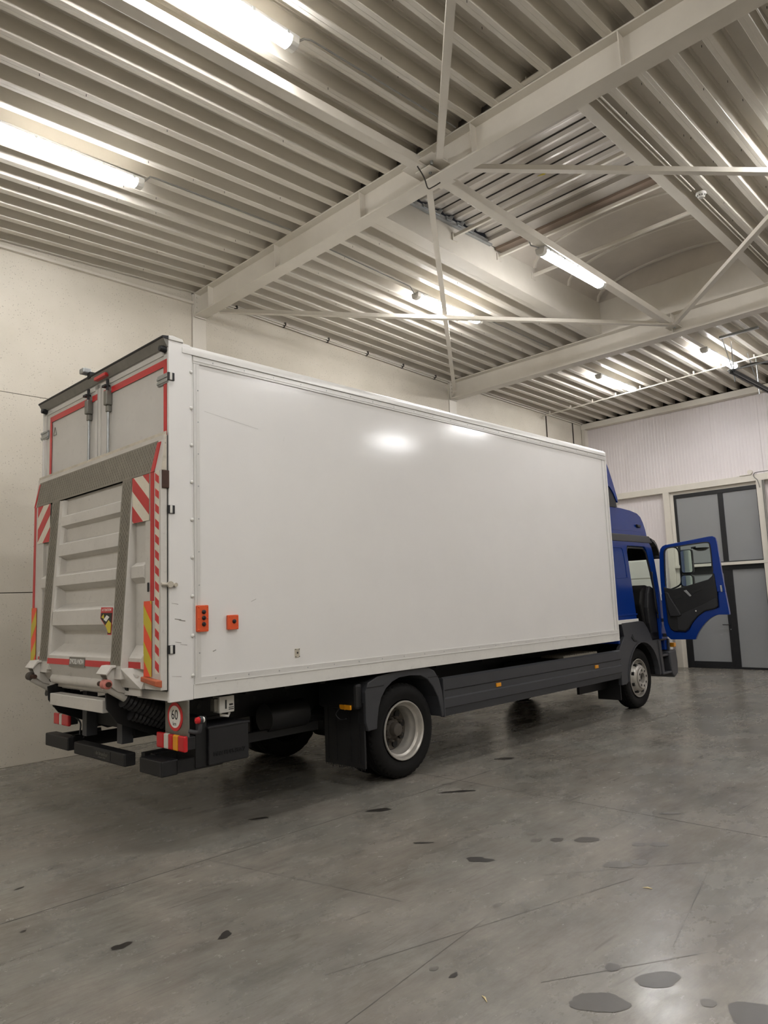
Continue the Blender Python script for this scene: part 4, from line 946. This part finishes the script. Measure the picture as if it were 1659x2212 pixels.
part('front_axle', B().tube([(7.97, 0.3, 0.42), (7.97, 2.2, 0.42)], 0.06, 12), M_dark, ch, smooth=True)
for y in (0.72, 1.73):
    part('leaf_spring', B().prism([(1.9, 0.66), (2.3, 0.58), (2.635, 0.56), (3.0, 0.58), (3.4, 0.66), (3.4, 0.63), (3.0, 0.53), (2.635, 0.50), (2.3, 0.53), (1.9, 0.63)], fy, y, y+0.07), M_dark, ch)
part('engine_block', B().box(7.3, 8.7, 0.85, 1.65, 0.45, 1.05), M_dark, ch, bevel=0.05)
part('fuel_tank', B().prism(rrect(0.12, 0.75, 0.50, 0.90, 0.07), fx, 5.30, 6.20), M_black, ch, bevel=0.01)
part('air_tank', B().tube([(1.30, 0.60, 0.72), (1.75, 0.60, 0.72)], 0.13, 16), M_black, ch, smooth=True)
part('air_tank', B().tube([(3.6, 1.0, 0.66), (4.8, 1.0, 0.66)], 0.15, 16), M_dark, ch, smooth=True)
part('gearbox', B().box(5.7, 7.2, 1.0, 1.5, 0.50, 0.9), M_dark, ch, bevel=0.06)
part('step_tread', B().box(5.72, 6.62, 0.08, 0.42, 0.915, 0.945), M_check, ch, bevel=0.004)
for i in range(14): part('tread_bar', B().box(5.76+i*0.062, 5.775+i*0.062, 0.075, 0.40, 0.945, 0.952), M_check, ch)
part('silencer', B().box(5.35, 6.0, 0.5, 1.0, 0.45, 0.60), M_dark, ch, bevel=0.03)

# --- wheels
def tyre(c, w, R=0.458, n=132):
    prof = [(0.06, 0.285), (0.018, 0.30), (0.004, 0.345), (0.0, 0.375), (0.006, 0.405), (0.020, 0.432), (0.034, R-0.008), (0.05, R)]
    k = len(prof)
    g = []
    for f in (0.25, 0.45):
        g += [(w*f-0.005, R), (w*f-0.004, R-0.012), (w*f+0.004, R-0.012), (w*f+0.005, R)]
    full = prof+g+[(w-a, r) for a, r in reversed(g)]+[(w-a, r) for a, r in reversed(prof)]
    m = len(full)
    def mod(i, j, r):
        if (i % 3 == 0) and (j in (6, 7, m-7, m-8)): return r-0.016
        return r
    return B().lathe(full, c, n, 'y', mod)
def rear_wheel(yo, s):
    x, z = 2.635, 0.462
    Y = lambda d: yo+s*d
    w = part('rear_wheel', tyre((x, min(Y(0), Y(0.235)), z), 0.235), M_rubber, smooth=True, label='rear wheel with deep dished rim')
    part('inner_tyre', tyre((x, min(Y(0.27), Y(0.505)), z), 0.235, n=72), M_rubber, w, smooth=True)
    lp = [(0.012, 0.290), (0.002, 0.286), (0.002, 0.276), (0.016, 0.264), (0.050, 0.260), (0.058, 0.254), (0.070, 0.236), (0.115, 0.232), (0.125, 0.224), (0.160, 0.220), (0.20, 0.206)]
    part('rim', B().lathe([(s*a, r) for a, r in lp], (x, yo, z), 48, 'y'), M_rim, w, smooth=True)
    part('wheel_disc', B().lathe([(s*0.20, 0.210), (s*0.185, 0.200), (s*0.20, 0.14), (s*0.19, 0.10), (s*0.19, 0.001)], (x, yo, z), 48, 'y'), M_hub, w, smooth=True)
    for k in range(8):
        a = 2*PI*(k+0.3)/8
        part('hand_hole', B().lathe([(s*0.178, 0.001), (s*0.178, 0.034), (s*0.20, 0.034)], (x+0.160*math.cos(a), yo, z+0.160*math.sin(a)), 16, 'y'), M_print, w)
    hb_ = part('hub', B().lathe([(s*0.19, 0.105), (s*0.165, 0.100), (s*0.15, 0.070), (s*0.095, 0.060), (s*0.09, 0.050), (s*0.09, 0.001)], (x, yo, z), 28, 'y'), M_hub, w, smooth=True)
    for k in range(10):
        a = 2*PI*k/10
        part('wheel_nut', B().lathe([(s*0.19, 0.016), (s*0.14, 0.015), (s*0.125, 0.009), (s*0.125, 0.001)], (x+0.115*math.cos(a), yo, z+0.115*math.sin(a)), 6, 'y'), M_hub, w)
    return w
def front_wheel(yo, s):
    x, z = 7.97, 0.448
    w = part('front_wheel', tyre((x, min(yo, yo+s*0.245), z), 0.245, R=0.448), M_rubber, smooth=True, label='front wheel with raised silver disc')
    part('rim', B().lathe([(s*a, r) for a, r in [(0.012, 0.288), (0.004, 0.284), (0.004, 0.276), (0.02, 0.268), (0.06, 0.258), (0.07, 0.235)]], (x, yo, z), 44, 'y'), M_rim, w, smooth=True)
    part('wheel_disc', B().lathe([(s*0.07, 0.236), (s*0.06, 0.222), (s*0.01, 0.205), (s*-0.015, 0.190), (s*-0.028, 0.168), (s*-0.030, 0.150)], (x, yo, z), 44, 'y'), M_rim, w, smooth=True)
    part('nut_ring', B().lathe([(s*-0.022, 0.158), (s*-0.045, 0.156), (s*-0.052, 0.148), (s*-0.052, 0.085), (s*-0.046, 0.076), (s*0.03, 0.070), (s*0.03, 0.001)], (x, yo, z), 44, 'y'), M_rim, w, smooth=True)
    for k in range(8):
        a = 2*PI*(k+0.5)/8
        part('hand_hole', B().lathe([(s*-0.004, 0.001), (s*-0.004, 0.026), (s*0.05, 0.026)], (x+0.205*math.cos(a), yo, z+0.205*math.sin(a)), 14, 'y'), M_print, w)
        a = 2*PI*k/8+0.2
        part('nut_hole', B().lathe([(s*-0.0535, 0.001), (s*-0.0535, 0.018), (s*-0.045, 0.019)], (x+0.117*math.cos(a), yo, z+0.117*math.sin(a)), 14, 'y'), M_print, w)
        part('wheel_nut', B().lathe([(s*-0.052, 0.010), (s*-0.058, 0.010), (s*-0.060, 0.001)], (x+0.117*math.cos(a), yo, z+0.117*math.sin(a)), 6, 'y'), M_hub, w)
    part('hub', B().lathe([(s*0.02, 0.062), (s*0.0, 0.058), (s*-0.004, 0.030), (s*-0.004, 0.001)], (x, yo, z), 24, 'y'), M_print, w, smooth=True)
    return w
rear_wheel(0.085, 1); rear_wheel(2.415, -1); front_wheel(0.13, 1); front_wheel(2.37, -1)

# --- rear mudguards, flaps
def mudguard(y0, y1):
    out = [(2.075, 0.54), (2.05, 0.62), (2.05, 0.90), (2.09, 0.985), (2.22, 1.03), (2.42, 1.05), (2.62, 1.056), (2.82, 1.056), (2.98, 1.045), (3.06, 1.01), (3.13, 0.92), (3.17, 0.80), (3.19, 0.66), (3.185, 0.53)]
    inn = [(2.19, 0.545), (2.20, 0.62), (2.225, 0.74), (2.265, 0.83), (2.33, 0.905), (2.42, 0.96), (2.52, 0.99), (2.68, 0.995), (2.84, 0.98), (2.95, 0.93), (3.03, 0.85), (3.10, 0.74), (3.14, 0.62), (3.155, 0.53)]
    b = B().ring(out, inn, fy, y0, y1)
    return part('mudguard', b, M_grey, bevel=0.008)
mg = mudguard(0.03, 0.62)
part('guard_seam', B().box(2.07, 2.30, 0.026, 0.034, 0.935, 0.942).box(2.96, 3.12, 0.026, 0.034, 0.945, 0.952), M_black, mg)
part('guard_box', B().box(1.965, 2.06, 0.07, 0.62, 0.74, 0.985), M_black, mg, bevel=0.03)
rl = part('side_reflector', B().box(1.945, 1.967, 0.135, 0.285, 0.742, 0.785).box(1.942, 1.95, 0.205, 0.212, 0.738, 0.789), M_amber, mg, bevel=0.003)
rl.location = (0, 0, 0)
part('reflector_wire', B().tube(smooth_pts([(1.93, 0.26, 0.755), (1.91, 0.30, 0.70), (1.93, 0.26, 0.65), (1.95, 0.20, 0.66), (1.93, 0.28, 0.64)], 4), 0.006, 6), M_black, mg)
fl = part('mud_flap', B().box(2.045, 2.065, 0.06, 0.62, 0.20, 0.80), M_black)
for k in range(24):
    y = 0.07+k*0.0235; h = 0.01+0.02*random.random()
    part('flap_bristle', B().box(2.050, 2.056, y, y+0.004, 0.20-h, 0.205), M_black, fl)
for y in (0.12, 0.24, 0.44, 0.56): part('flap_ridge', B().box(2.038, 2.046, y, y+0.010, 0.24, 0.74), M_black, fl)
mg2 = mudguard(1.88, 2.47); part('mud_flap', B().box(2.045, 2.065, 1.88, 2.44, 0.20, 0.80), M_black)
# side skirts
def skirt(y0, s):
    pr = [(0.0, 0.905), (0.0, 0.795), (0.016, 0.782), (0.016, 0.714), (0.0, 0.700), (0.0, 0.610), (0.012, 0.598), (0.03, 0.520), (0.06, 0.515), (0.06, 0.915), (0.03, 0.925)]
    return B().prism([(y0+s*a, z_) for a, z_ in pr], fx, 3.20, 7.22)
sk_ = part('side_skirt', skirt(0.03, 1), M_grey); part('side_skirt', skirt(2.47, -1), M_grey)
for x in (4.195, 6.505):
    part('side_marker', B().box(x-0.045, x+0.045, 0.034, 0.05, 0.725, 0.768), M_amber, sk_, bevel=0.004)
part('end_cap', B().box(3.19, 3.21, 0.028, 0.09, 0.52, 0.915), M_grey, sk_, bevel=0.004)

# --- cab
RY0, RY1 = 0.06, 2.44
cab = part('cab_side', B().prism([(7.27, 1.30), (7.90, 1.32), (7.885, 1.40), (7.82, 1.85), (7.735, 2.40), (7.76, 2.455), (8.36, 2.455), (8.43, 2.40), (8.56, 2.05), (8.66, 1.70), (8.70, 1.32), (8.72, 0.98), (8.86, 0.98), (8.86, 1.20), (8.80, 1.70), (8.70, 2.20), (8.62, 2.45), (8.54, 2.53), (7.27, 2.53)], fy, RY0, RY0+0.05), M_blue, bevel=0.008)
part('side_crease', B().box(7.27, 7.72, RY0-0.004, RY0+0.002, 1.965, 1.972).box(7.27, 7.90, RY0-0.010, RY0, 1.40, 1.425), M_blue, cab, bevel=0.003)
part('recess_outline', B().tube(smooth_pts([(7.30, RY0-0.001, 2.42), (7.52, RY0-0.001, 2.42), (7.60, RY0-0.001, 2.35), (7.66, RY0-0.001, 2.02), (7.62, RY0-0.001, 1.97), (7.30, RY0-0.001, 1.97)], 3), 0.006, 6), M_blue, cab)
part('white_sill_trim', B().box(7.25, 7.915, RY0-0.014, RY0+0.02, 1.285, 1.345), M_whited, cab, bevel=0.004)
part('door_seal', B().tube([(7.895, RY0+0.02, 1.36), (7.75, RY0+0.02, 2.36), (7.79, RY0+0.02, 2.43), (8.33, RY0+0.02, 2.43), (8.42, RY0+0.02, 2.36), (8.54, RY0+0.02, 2.04), (8.64, RY0+0.02, 1.70), (8.68, RY0+0.02, 1.32)], 0.013, 8), M_black, cab, smooth=True)
part('left_cab_side', B().prism([(7.27, 1.0), (8.86, 0.98), (8.86, 1.20), (8.80, 1.83), (7.27, 1.83)], fy, RY1-0.05, RY1).prism([(7.27, 1.82), (7.62, 1.82), (7.60, 2.53), (7.27, 2.53)], fy, RY1-0.05, RY1).prism([(8.76, 1.82), (8.83, 1.82), (8.64, 2.53), (8.55, 2.53)], fy, RY1-0.05, RY1).prism([(7.6, 2.44), (8.6, 2.44), (8.6, 2.53), (7.6, 2.53)], fy, RY1-0.05, RY1), M_blue, cab)
part('left_window', B().prism([(7.62, 1.83), (8.76, 1.83), (8.58, 2.44), (7.60, 2.44)], fy, RY1-0.03, RY1-0.025), M_glass, cab)
part('cab_back', B().box(7.25, 7.29, RY0, RY1, 1.0, 2.6), M_blue, cab, bevel=0.01)
part('cab_floor', B().box(7.28, 9.1, RY0+0.05, RY1-0.05, 1.0, 1.10), M_dark, cab)
part('inner_lining', B().box(7.29, 7.31, RY0+0.05, RY1-0.05, 1.1, 2.6).box(7.29, 7.72, RY0+0.05, RY0+0.07, 1.1, 2.5), M_intg, cab)
part('band', B().prism([(7.27, 2.52), (8.62, 2.52), (8.66, 2.56), (8.52, 2.63), (7.27, 2.63)], fy, RY0-0.012, RY1+0.012), M_grey, cab, bevel=0.008)
roofp = [(7.26, 2.62), (8.51, 2.62), (8.47, 2.72), (8.40, 2.84), (8.32, 2.93), (8.20, 2.985), (7.95, 3.02), (7.6, 3.04), (7.26, 3.04)]
def rounded_slab(prof, y0, y1, r=0.10):
    cx = sum(p[0] for p in prof)/len(prof); cz = sum(p[1] for p in prof)/len(prof); b = B(); k = len(prof); rings = []
    for (yy, sc_) in ((y0, .93), (y0+.012, .96), (y0+.04, .985), (y0+r, 1.0), (y1-r, 1.0), (y1-.04, .985), (y1-.012, .96), (y1, .93)):
        n = len(b.v); b.v += [(cx+(x-cx)*sc_ if x > 7.3 else x, yy, (cz+(z_-cz)*sc_ if z_ > 2.65 else z_)) for x, z_ in prof]; rings.append(n)
    for a, c in zip(rings, rings[1:]):
        for i in range(k): j = (i+1) % k; b.f.append((a+i, a+j, c+j, c+i))
    b.f.append(tuple(range(rings[0]+k-1, rings[0]-1, -1))); b.f.append(tuple(range(rings[-1], rings[-1]+k)))
    return b
rf_ = part('high_roof', rounded_slab(roofp, RY0, RY1, 0.14), M_blue, smooth=True)
part('roof_crease', B().box(7.30, 8.35, RY0-0.002, RY0+0.03, 2.69, 2.70), M_blue, rf_, bevel=0.003)
part('side_repeater', B().prism([(8.10, 2.80), (8.24, 2.79), (8.22, 2.75), (8.12, 2.76)], fy, RY0-0.03, RY0+0.03), M_black, rf_, bevel=0.004)
fin = [(7.20, 3.72), (7.29, 3.585), (7.40, 3.38), (7.50, 3.165), (7.505, 3.10), (7.46, 3.13), (7.38, 3.24), (7.28, 3.32), (7.20, 3.34)]
ai = part('air_deflector', B().prism(fin, fy, 0.03, 0.06).prism([(7.20, 3.72), (7.29, 3.585), (7.40, 3.38), (7.50, 3.165), (7.49, 3.15), (7.385, 3.37), (7.275, 3.57), (7.19, 3.70)], fy, 0.06, 2.44).prism(fin, fy, 2.44, 2.47), M_blue, bevel=0.004)
part('deflector_stay', B().prism([(7.2, 3.03), (7.49, 3.03), (7.46, 3.13), (7.38, 3.24), (7.27, 3.32), (7.2, 3.34)], fy, 0.045, 0.08), M_black, ai)
fp = [(8.60, 2.50), (8.72, 2.20), (8.86, 1.60), (8.95, 1.45), (9.0, 1.0), (9.02, 0.62)]
ws = part('windscreen', B().prism([(8.62, 2.50), (8.88, 1.60), (8.90, 1.60), (8.64, 2.50)], fy, RY0+0.10, RY1-0.10), M_glass, cab)
part('front_panel', B().prism([(8.84, 1.62), (8.91, 1.60), (8.97, 1.40), (9.0, 1.0), (9.0, 0.8), (8.86, 0.8), (8.84, 1.2)], fy, RY0+0.02, RY1-0.02), M_blue, cab, bevel=0.02)
part('front_pillar', B().prism([(8.56, 2.52), (8.66, 2.52), (8.92, 1.58), (8.80, 1.58)], fy, RY1-0.10, RY1-0.04), M_blue, cab)
gr = part('grille', B().box(8.99, 9.02, 0.55, 1.95, 0.95, 1.35), M_black, cab, bevel=0.01)
bp_ = part('front_bumper', B().prism([(8.84, 0.78), (9.10, 0.80), (9.14, 0.60), (9.12, 0.42), (8.98, 0.36), (8.90, 0.42), (8.86, 0.6)], fy, 0.01, 2.49), M_grey, bevel=0.02)
part('indicator', B().box(9.02, 9.10, 0.0, 0.08, 0.84, 0.91), M_amber, bp_, bevel=0.012)
part('headlight', B().box(9.06, 9.12, 0.2, 0.6, 0.82, 0.98), M_clear, bp_, bevel=0.02)
# sun visor
sv = part('sun_visor', B().prism([(8.56, 2.60), (8.70, 2.565), (8.78, 2.50), (8.84, 2.40), (8.87, 2.29), (8.845, 2.27), (8.81, 2.38), (8.75, 2.47), (8.66, 2.53), (8.58, 2.56)], fy, 0.035, 2.465), M_shade, bevel=0.004)
part('visor_arm', B().tube([(8.72, 0.06, 2.30), (8.86, 0.045, 2.30)], 0.022, 8).tube([(8.84, 0.05, 2.31), (8.93, 0.02, 2.22)], 0.020, 8), M_black, sv)
# interior: dash, steering wheel, seats, grab handles
ds = part('dashboard', B().prism([(8.32, 1.55), (8.40, 1.78), (8.55, 1.86), (8.84, 1.80), (8.86, 1.1), (8.46, 1.1)], fy, RY0+0.12, RY1-0.06), M_interior, bevel=0.03)
part('door_jamb_trim', B().prism([(8.42, 1.50), (8.47, 1.72), (8.56, 1.84), (8.68, 1.80), (8.72, 1.0), (8.52, 1.0), (8.44, 1.25)], fy, RY0+0.05, RY0+0.13), M_intg, ds, bevel=0.02)
gh = part('grab_handle', B().tube(smooth_pts([(8.70, RY0+0.02, 1.40), (8.60, RY0-0.0, 1.45), (8.575, RY0-0.0, 1.70), (8.545, RY0-0.0, 1.95), (8.55, RY0+0.0, 2.04), (8.60, RY0+0.03, 2.06)], 4), 0.014, 8), M_black, smooth=True)
for y0 in (0.35, 1.55):
    se = part('seat', B().box(7.42, 7.92, y0, y0+0.5, 1.30, 1.45), M_interior, bevel=0.04)
    part('seat_back', B().hexa([(7.38, y0, 1.42), (7.50, y0, 1.42), (7.50, y0+0.5, 1.42), (7.38, y0+0.5, 1.42), (7.31, y0+0.05, 1.80), (7.39, y0+0.05, 1.80), (7.39, y0+0.45, 1.80), (7.31, y0+0.45, 1.80)]), M_interior, se, bevel=0.03)
swp = [(8.28+0.10*math.cos(a)*0.9, 1.82+0.21*math.sin(a), 1.72+0.10*math.cos(a)) for a in [2*PI*i/24 for i in range(25)]]
part('steering_wheel', B().tube(swp, 0.014, 8, cap=False), M_black, smooth=True)
# front wheel arch, door sill, steps
arc_in = [(7.97+0.545*math.cos(a), 0.47+0.545*math.sin(a)) for a in [math.radians(d) for d in range(175, 9, -11)]]
out_ = [(7.25, 0.40), (7.24, 0.93), (7.36, 1.02)]
poly = [(7.22, 0.42), (7.22, 0.93), (7.40, 1.10), (7.34, 1.30), (7.92, 1.31), (8.07, 1.29), (8.19, 1.20), (8.27, 1.10), (8.34, 0.99), (8.60, 0.985), (8.60, 0.46), (8.52, 0.45)]+[(7.97+0.545*math.cos(math.radians(d)), 0.45+0.555*math.sin(math.radians(d))) for d in range(0, 186, 12)]+[(7.36, 0.42)]
wa = part('wheel_arch', B().prism(poly, fy, 0.045, 0.10), M_grey, bevel=0.012)
inn = [(7.97+0.545*math.cos(math.radians(d)), 0.45+0.555*math.sin(math.radians(d))) for d in range(0, 186, 12)]
inn2 = [(7.97+0.525*math.cos(math.radians(d)), 0.45+0.535*math.sin(math.radians(d))) for d in range(0, 186, 12)]
part('arch_lip', B().ring(inn, inn2, fy, 0.035, 0.12), M_grey, wa)
part('arch_liner', B().ring([(7.97+0.57*math.cos(math.radians(d)), 0.45+0.58*math.sin(math.radians(d))) for d in range(0, 186, 12)], inn, fy, 0.10, 0.60), M_black, wa)
part('arch_joint', B().prism([(7.62, 1.08), (7.66, 1.12), (7.72, 1.04), (7.80, 1.02), (7.78, 1.0), (7.70, 1.015)], fy, 0.036, 0.046), M_black, wa)
part('mud_flap', B().box(7.26, 7.28, 0.10, 0.46, 0.20, 0.70), M_black, wa)
part('mud_flap', B().box(6.45, 7.27, 0.30, 0.34, 0.36, 0.56), M_black, wa)
stp = part('cab_step', B().prism([(8.50, 0.98), (8.86, 0.98), (8.98, 0.90), (8.98, 0.50), (8.90, 0.44), (8.60, 0.44), (8.55, 0.50)], fy, 0.14, 0.50), M_grey, bevel=0.015)
part('tread', B().box(8.56, 8.97, 0.03, 0.20, 0.715, 0.75), M_grey, stp, bevel=0.01)
part('tread', B().box(8.58, 8.96, 0.02, 0.20, 0.44, 0.475), M_grey, stp, bevel=0.01)
part('step_wall', B().prism([(8.52, 0.98), (8.60, 0.98), (8.66, 0.48), (8.58, 0.45)], fy, 0.03, 0.16), M_grey, stp, bevel=0.006)
part('step_wall', B().box(8.93, 8.98, 0.05, 0.16, 0.46, 0.98), M_grey, stp, bevel=0.006)
part('upper_tread', B().box(8.40, 8.86, 0.05, 0.20, 0.965, 0.99), M_intg, stp, bevel=0.006)

# --- open passenger door, hinged at the front pillar
a_ = math.radians(-85); U = Vector((math.cos(a_), math.sin(a_), 0)); Nn = Vector((-math.sin(a_), math.cos(a_), 0)); HP = Vector((8.80, 0.03, 0))
fd = lambda u, v, w: tuple(HP+U*u+Nn*w+Vector((0, 0, v)))     # w > 0 towards the front of the truck
outer = smooth_pts([(0.0, 1.48), (0.0, 1.99), (0.02, 2.35)], 3)[:-1]+smooth_pts([(0.02, 2.35), (0.045, 2.44), (0.11, 2.485), (0.184, 2.493), (0.80, 2.565)], 3)[:-1]+smooth_pts([(0.80, 2.565), (0.87, 2.56), (0.905, 2.50), (0.924, 2.229), (0.956, 1.782), (0.998, 1.351)], 3)
lower = [(0.998, 1.351), (0.881, 1.354)]+smooth_pts([(0.881, 1.354), (0.80, 1.345), (0.70, 1.29), (0.611, 1.205), (0.526, 1.095), (0.468, 0.978)], 3)[1:]+[(0.09, 0.978), (0.03, 1.04), (0.0, 1.20)]
win = [(0.077, 1.831), (0.085, 2.10)]+smooth_pts([(0.10, 2.36), (0.115, 2.405), (0.16, 2.432), (0.30, 2.445), (0.70, 2.475)], 3)+smooth_pts([(0.70, 2.475), (0.78, 2.47), (0.805, 2.43), (0.812, 2.25), (0.811, 2.02)], 3)[1:]
# frame: upper part ring around the window, lower part panel
def door_shell(w0, w1, grow=0.0):
    b = B()
    up_out = [(0.0, 1.70)]+[p for p in outer if p[1] > 1.72 and p[0] < 0.95]+[(0.965, 1.70)]
    up_in = [(0.077, 1.70)]+win+[(0.811, 1.70)]
    def resample(pts, n):
        L_ = [0]
        for p, q in zip(pts, pts[1:]): L_.append(L_[-1]+math.hypot(q[0]-p[0], q[1]-p[1]))
        out = []
        for i in range(n+1):
            t = L_[-1]*i/n; j = 0
            while j < len(L_)-2 and L_[j+1] < t: j += 1
            s_ = (t-L_[j])/max(1e-9, L_[j+1]-L_[j]); out.append((pts[j][0]+(pts[j+1][0]-pts[j][0])*s_, pts[j][1]+(pts[j+1][1]-pts[j][1])*s_))
        return out
    b.ring(resample(up_out, 44), resample(up_in, 44), fd, w0, w1)
    return b
dk = part('cab_door', door_shell(-0.035, 0.035), M_blue, smooth=False, bevel=0.008, label='open blue door with grey inner trim')
lowp = [(0.0, 1.70), (0.0, 1.20), (0.03, 1.04), (0.09, 0.978)]+[p for p in reversed(lower[:-3])]+[(0.965, 1.70)]
part('lower_panel', B().prism(lowp, fd, -0.012, 0.035), M_blue, dk, bevel=0.008)
rim_in = [(0.085, 1.70), (0.085, 1.24), (0.10, 1.14), (0.16, 1.09)]+smooth_pts([(0.33, 1.085), (0.385, 1.12), (0.44, 1.22), (0.53, 1.325), (0.64, 1.405), (0.76, 1.445), (0.86, 1.45)], 2)+[(0.87, 1.70)]
rim_out = [(0.0, 1.70), (0.0, 1.20), (0.03, 1.04), (0.09, 0.978)]+smooth_pts([(0.468, 0.978), (0.526, 1.095), (0.611, 1.205), (0.70, 1.29), (0.80, 1.345), (0.881, 1.354), (0.998, 1.351)], 2)+[(0.965, 1.70)]
k_ = min(len(rim_in), len(rim_out))
part('door_rim', B().ring(rim_out[:k_-1]+[rim_out[-1]], rim_in[:k_-1]+[rim_in[-1]], fd, -0.045, 0.0), M_blue, dk, bevel=0.006)
trimp = [(0.05, 1.82), (0.07, 1.80), (0.20, 1.77), (0.42, 1.815), (0.74, 1.90), (0.80, 1.95), (0.815, 2.0), (0.83, 1.98), (0.850, 1.70), (0.848, 1.48), (0.80, 1.442), (0.65, 1.41), (0.526, 1.325), (0.44, 1.23), (0.38, 1.14), (0.33, 1.10), (0.15, 1.11), (0.10, 1.15), (0.07, 1.25)]
tp = part('door_trim_panel', B().prism(trimp, fd, -0.060, -0.02), M_interior, dk, bevel=0.010)
part('trim_insert', B().prism([(0.33, 1.115), (0.38, 1.16), (0.44, 1.25), (0.53, 1.34), (0.65, 1.425), (0.80, 1.455), (0.84, 1.49), (0.845, 1.62), (0.60, 1.50), (0.30, 1.38), (0.22, 1.36), (0.22, 1.13)], fd, -0.070, -0.055), M_intg, dk, bevel=0.006)
part('armrest', B().prism([(0.07, 1.74), (0.13, 1.72), (0.17, 1.62), (0.26, 1.45), (0.30, 1.36), (0.26, 1.34), (0.12, 1.34), (0.09, 1.5)], fd, -0.10, -0.055), M_intg, dk, bevel=0.015)
part('inside_handle', B().prism([(0.36, 1.74), (0.40, 1.75), (0.47, 1.66), (0.45, 1.64)], fd, -0.074, -0.058), M_galv, dk, bevel=0.003)
part('handle_recess', B().prism([(0.46, 1.72), (0.62, 1.77), (0.63, 1.74), (0.50, 1.69)], fd, -0.064, -0.058), M_print, dk)
part('speaker_grille', B().prism([(0.19, 1.66), (0.32, 1.69), (0.32, 1.63), (0.22, 1.61)], fd, -0.064, -0.058), M_print, dk)
part('trim_clip', B().lathe([(0, 0.001), (0, 0.012), (0.01, 0.012), (0.01, 0.001)], tuple(HP+U*0.52+Nn*(-0.075)+Vector((0, 0, 1.42))), 12, 'x'), M_cap, dk)
part('door_glass', B().prism([(0.077, 1.75), (0.811, 1.90)]+list(reversed(win)), fd, 0.0, 0.004), M_glass, dk)
part('lock_plate', B().box(0, 0.001, 0, 0.001, 0, 0.001).prism([(0.905, 1.80), (0.925, 1.80), (0.93, 1.70), (0.91, 1.70)], fd, -0.050, -0.034), M_galv, dk, bevel=0.002) if False else part('lock_plate', B().prism([(0.900, 1.80), (0.925, 1.80), (0.93, 1.70), (0.905, 1.70)], fd, -0.050, -0.034), M_galv, dk, bevel=0.002)
part('window_seal', B().tube([fd(u, v, -0.036) for u, v in win], 0.010, 6), M_black, dk, smooth=True)
# mirrors on the outside of the door
mr = part('mirror_housing', B().prism(rrect(0.28, 0.47, 2.01, 2.40, 0.04), fd, 0.16, 0.24), M_black, bevel=0.012)
part('mirror_glass', B().prism(rrect(0.295, 0.458, 2.03, 2.385, 0.03), fd, 0.155, 0.161), M_mirror, mr)
mr2 = part('mirror_housing', B().prism(rrect(0.26, 0.46, 1.80, 1.995, 0.05), fd, 0.16, 0.24), M_black, bevel=0.012)
part('mirror_glass', B().prism(rrect(0.275, 0.445, 1.815, 1.98, 0.04), fd, 0.155, 0.161), M_mirror, mr2)
part('mirror_stay', B().tube(smooth_pts([fd(0.10, 2.46, 0.06), fd(0.22, 2.44, 0.20), fd(0.26, 2.3, 0.22), fd(0.26, 2.0, 0.22), fd(0.24, 1.84, 0.18), fd(0.10, 1.76, 0.05)], 4), 0.014, 8), M_black, mr, smooth=True)
cm = part('kerb_mirror', B().lathe([(-0.05, 0.001), (-0.045, 0.06), (-0.02, 0.11), (0.0, 0.13)], tuple(HP+U*0.60+Nn*0.22+Vector((0, 0, 2.41))), 20, 'z'), M_shade, smooth=True)
part('mirror_arm', B().tube([fd(0.45, 2.42, 0.22), fd(0.52, 2.43, 0.22)], 0.016, 8), M_black, cm)
part('door_hinge', B().box(8.76, 8.86, 0.0, 0.06, 1.02, 1.07).box(8.76, 8.86, 0.0, 0.06, 1.26, 1.31), M_black, TR, bevel=0.006)
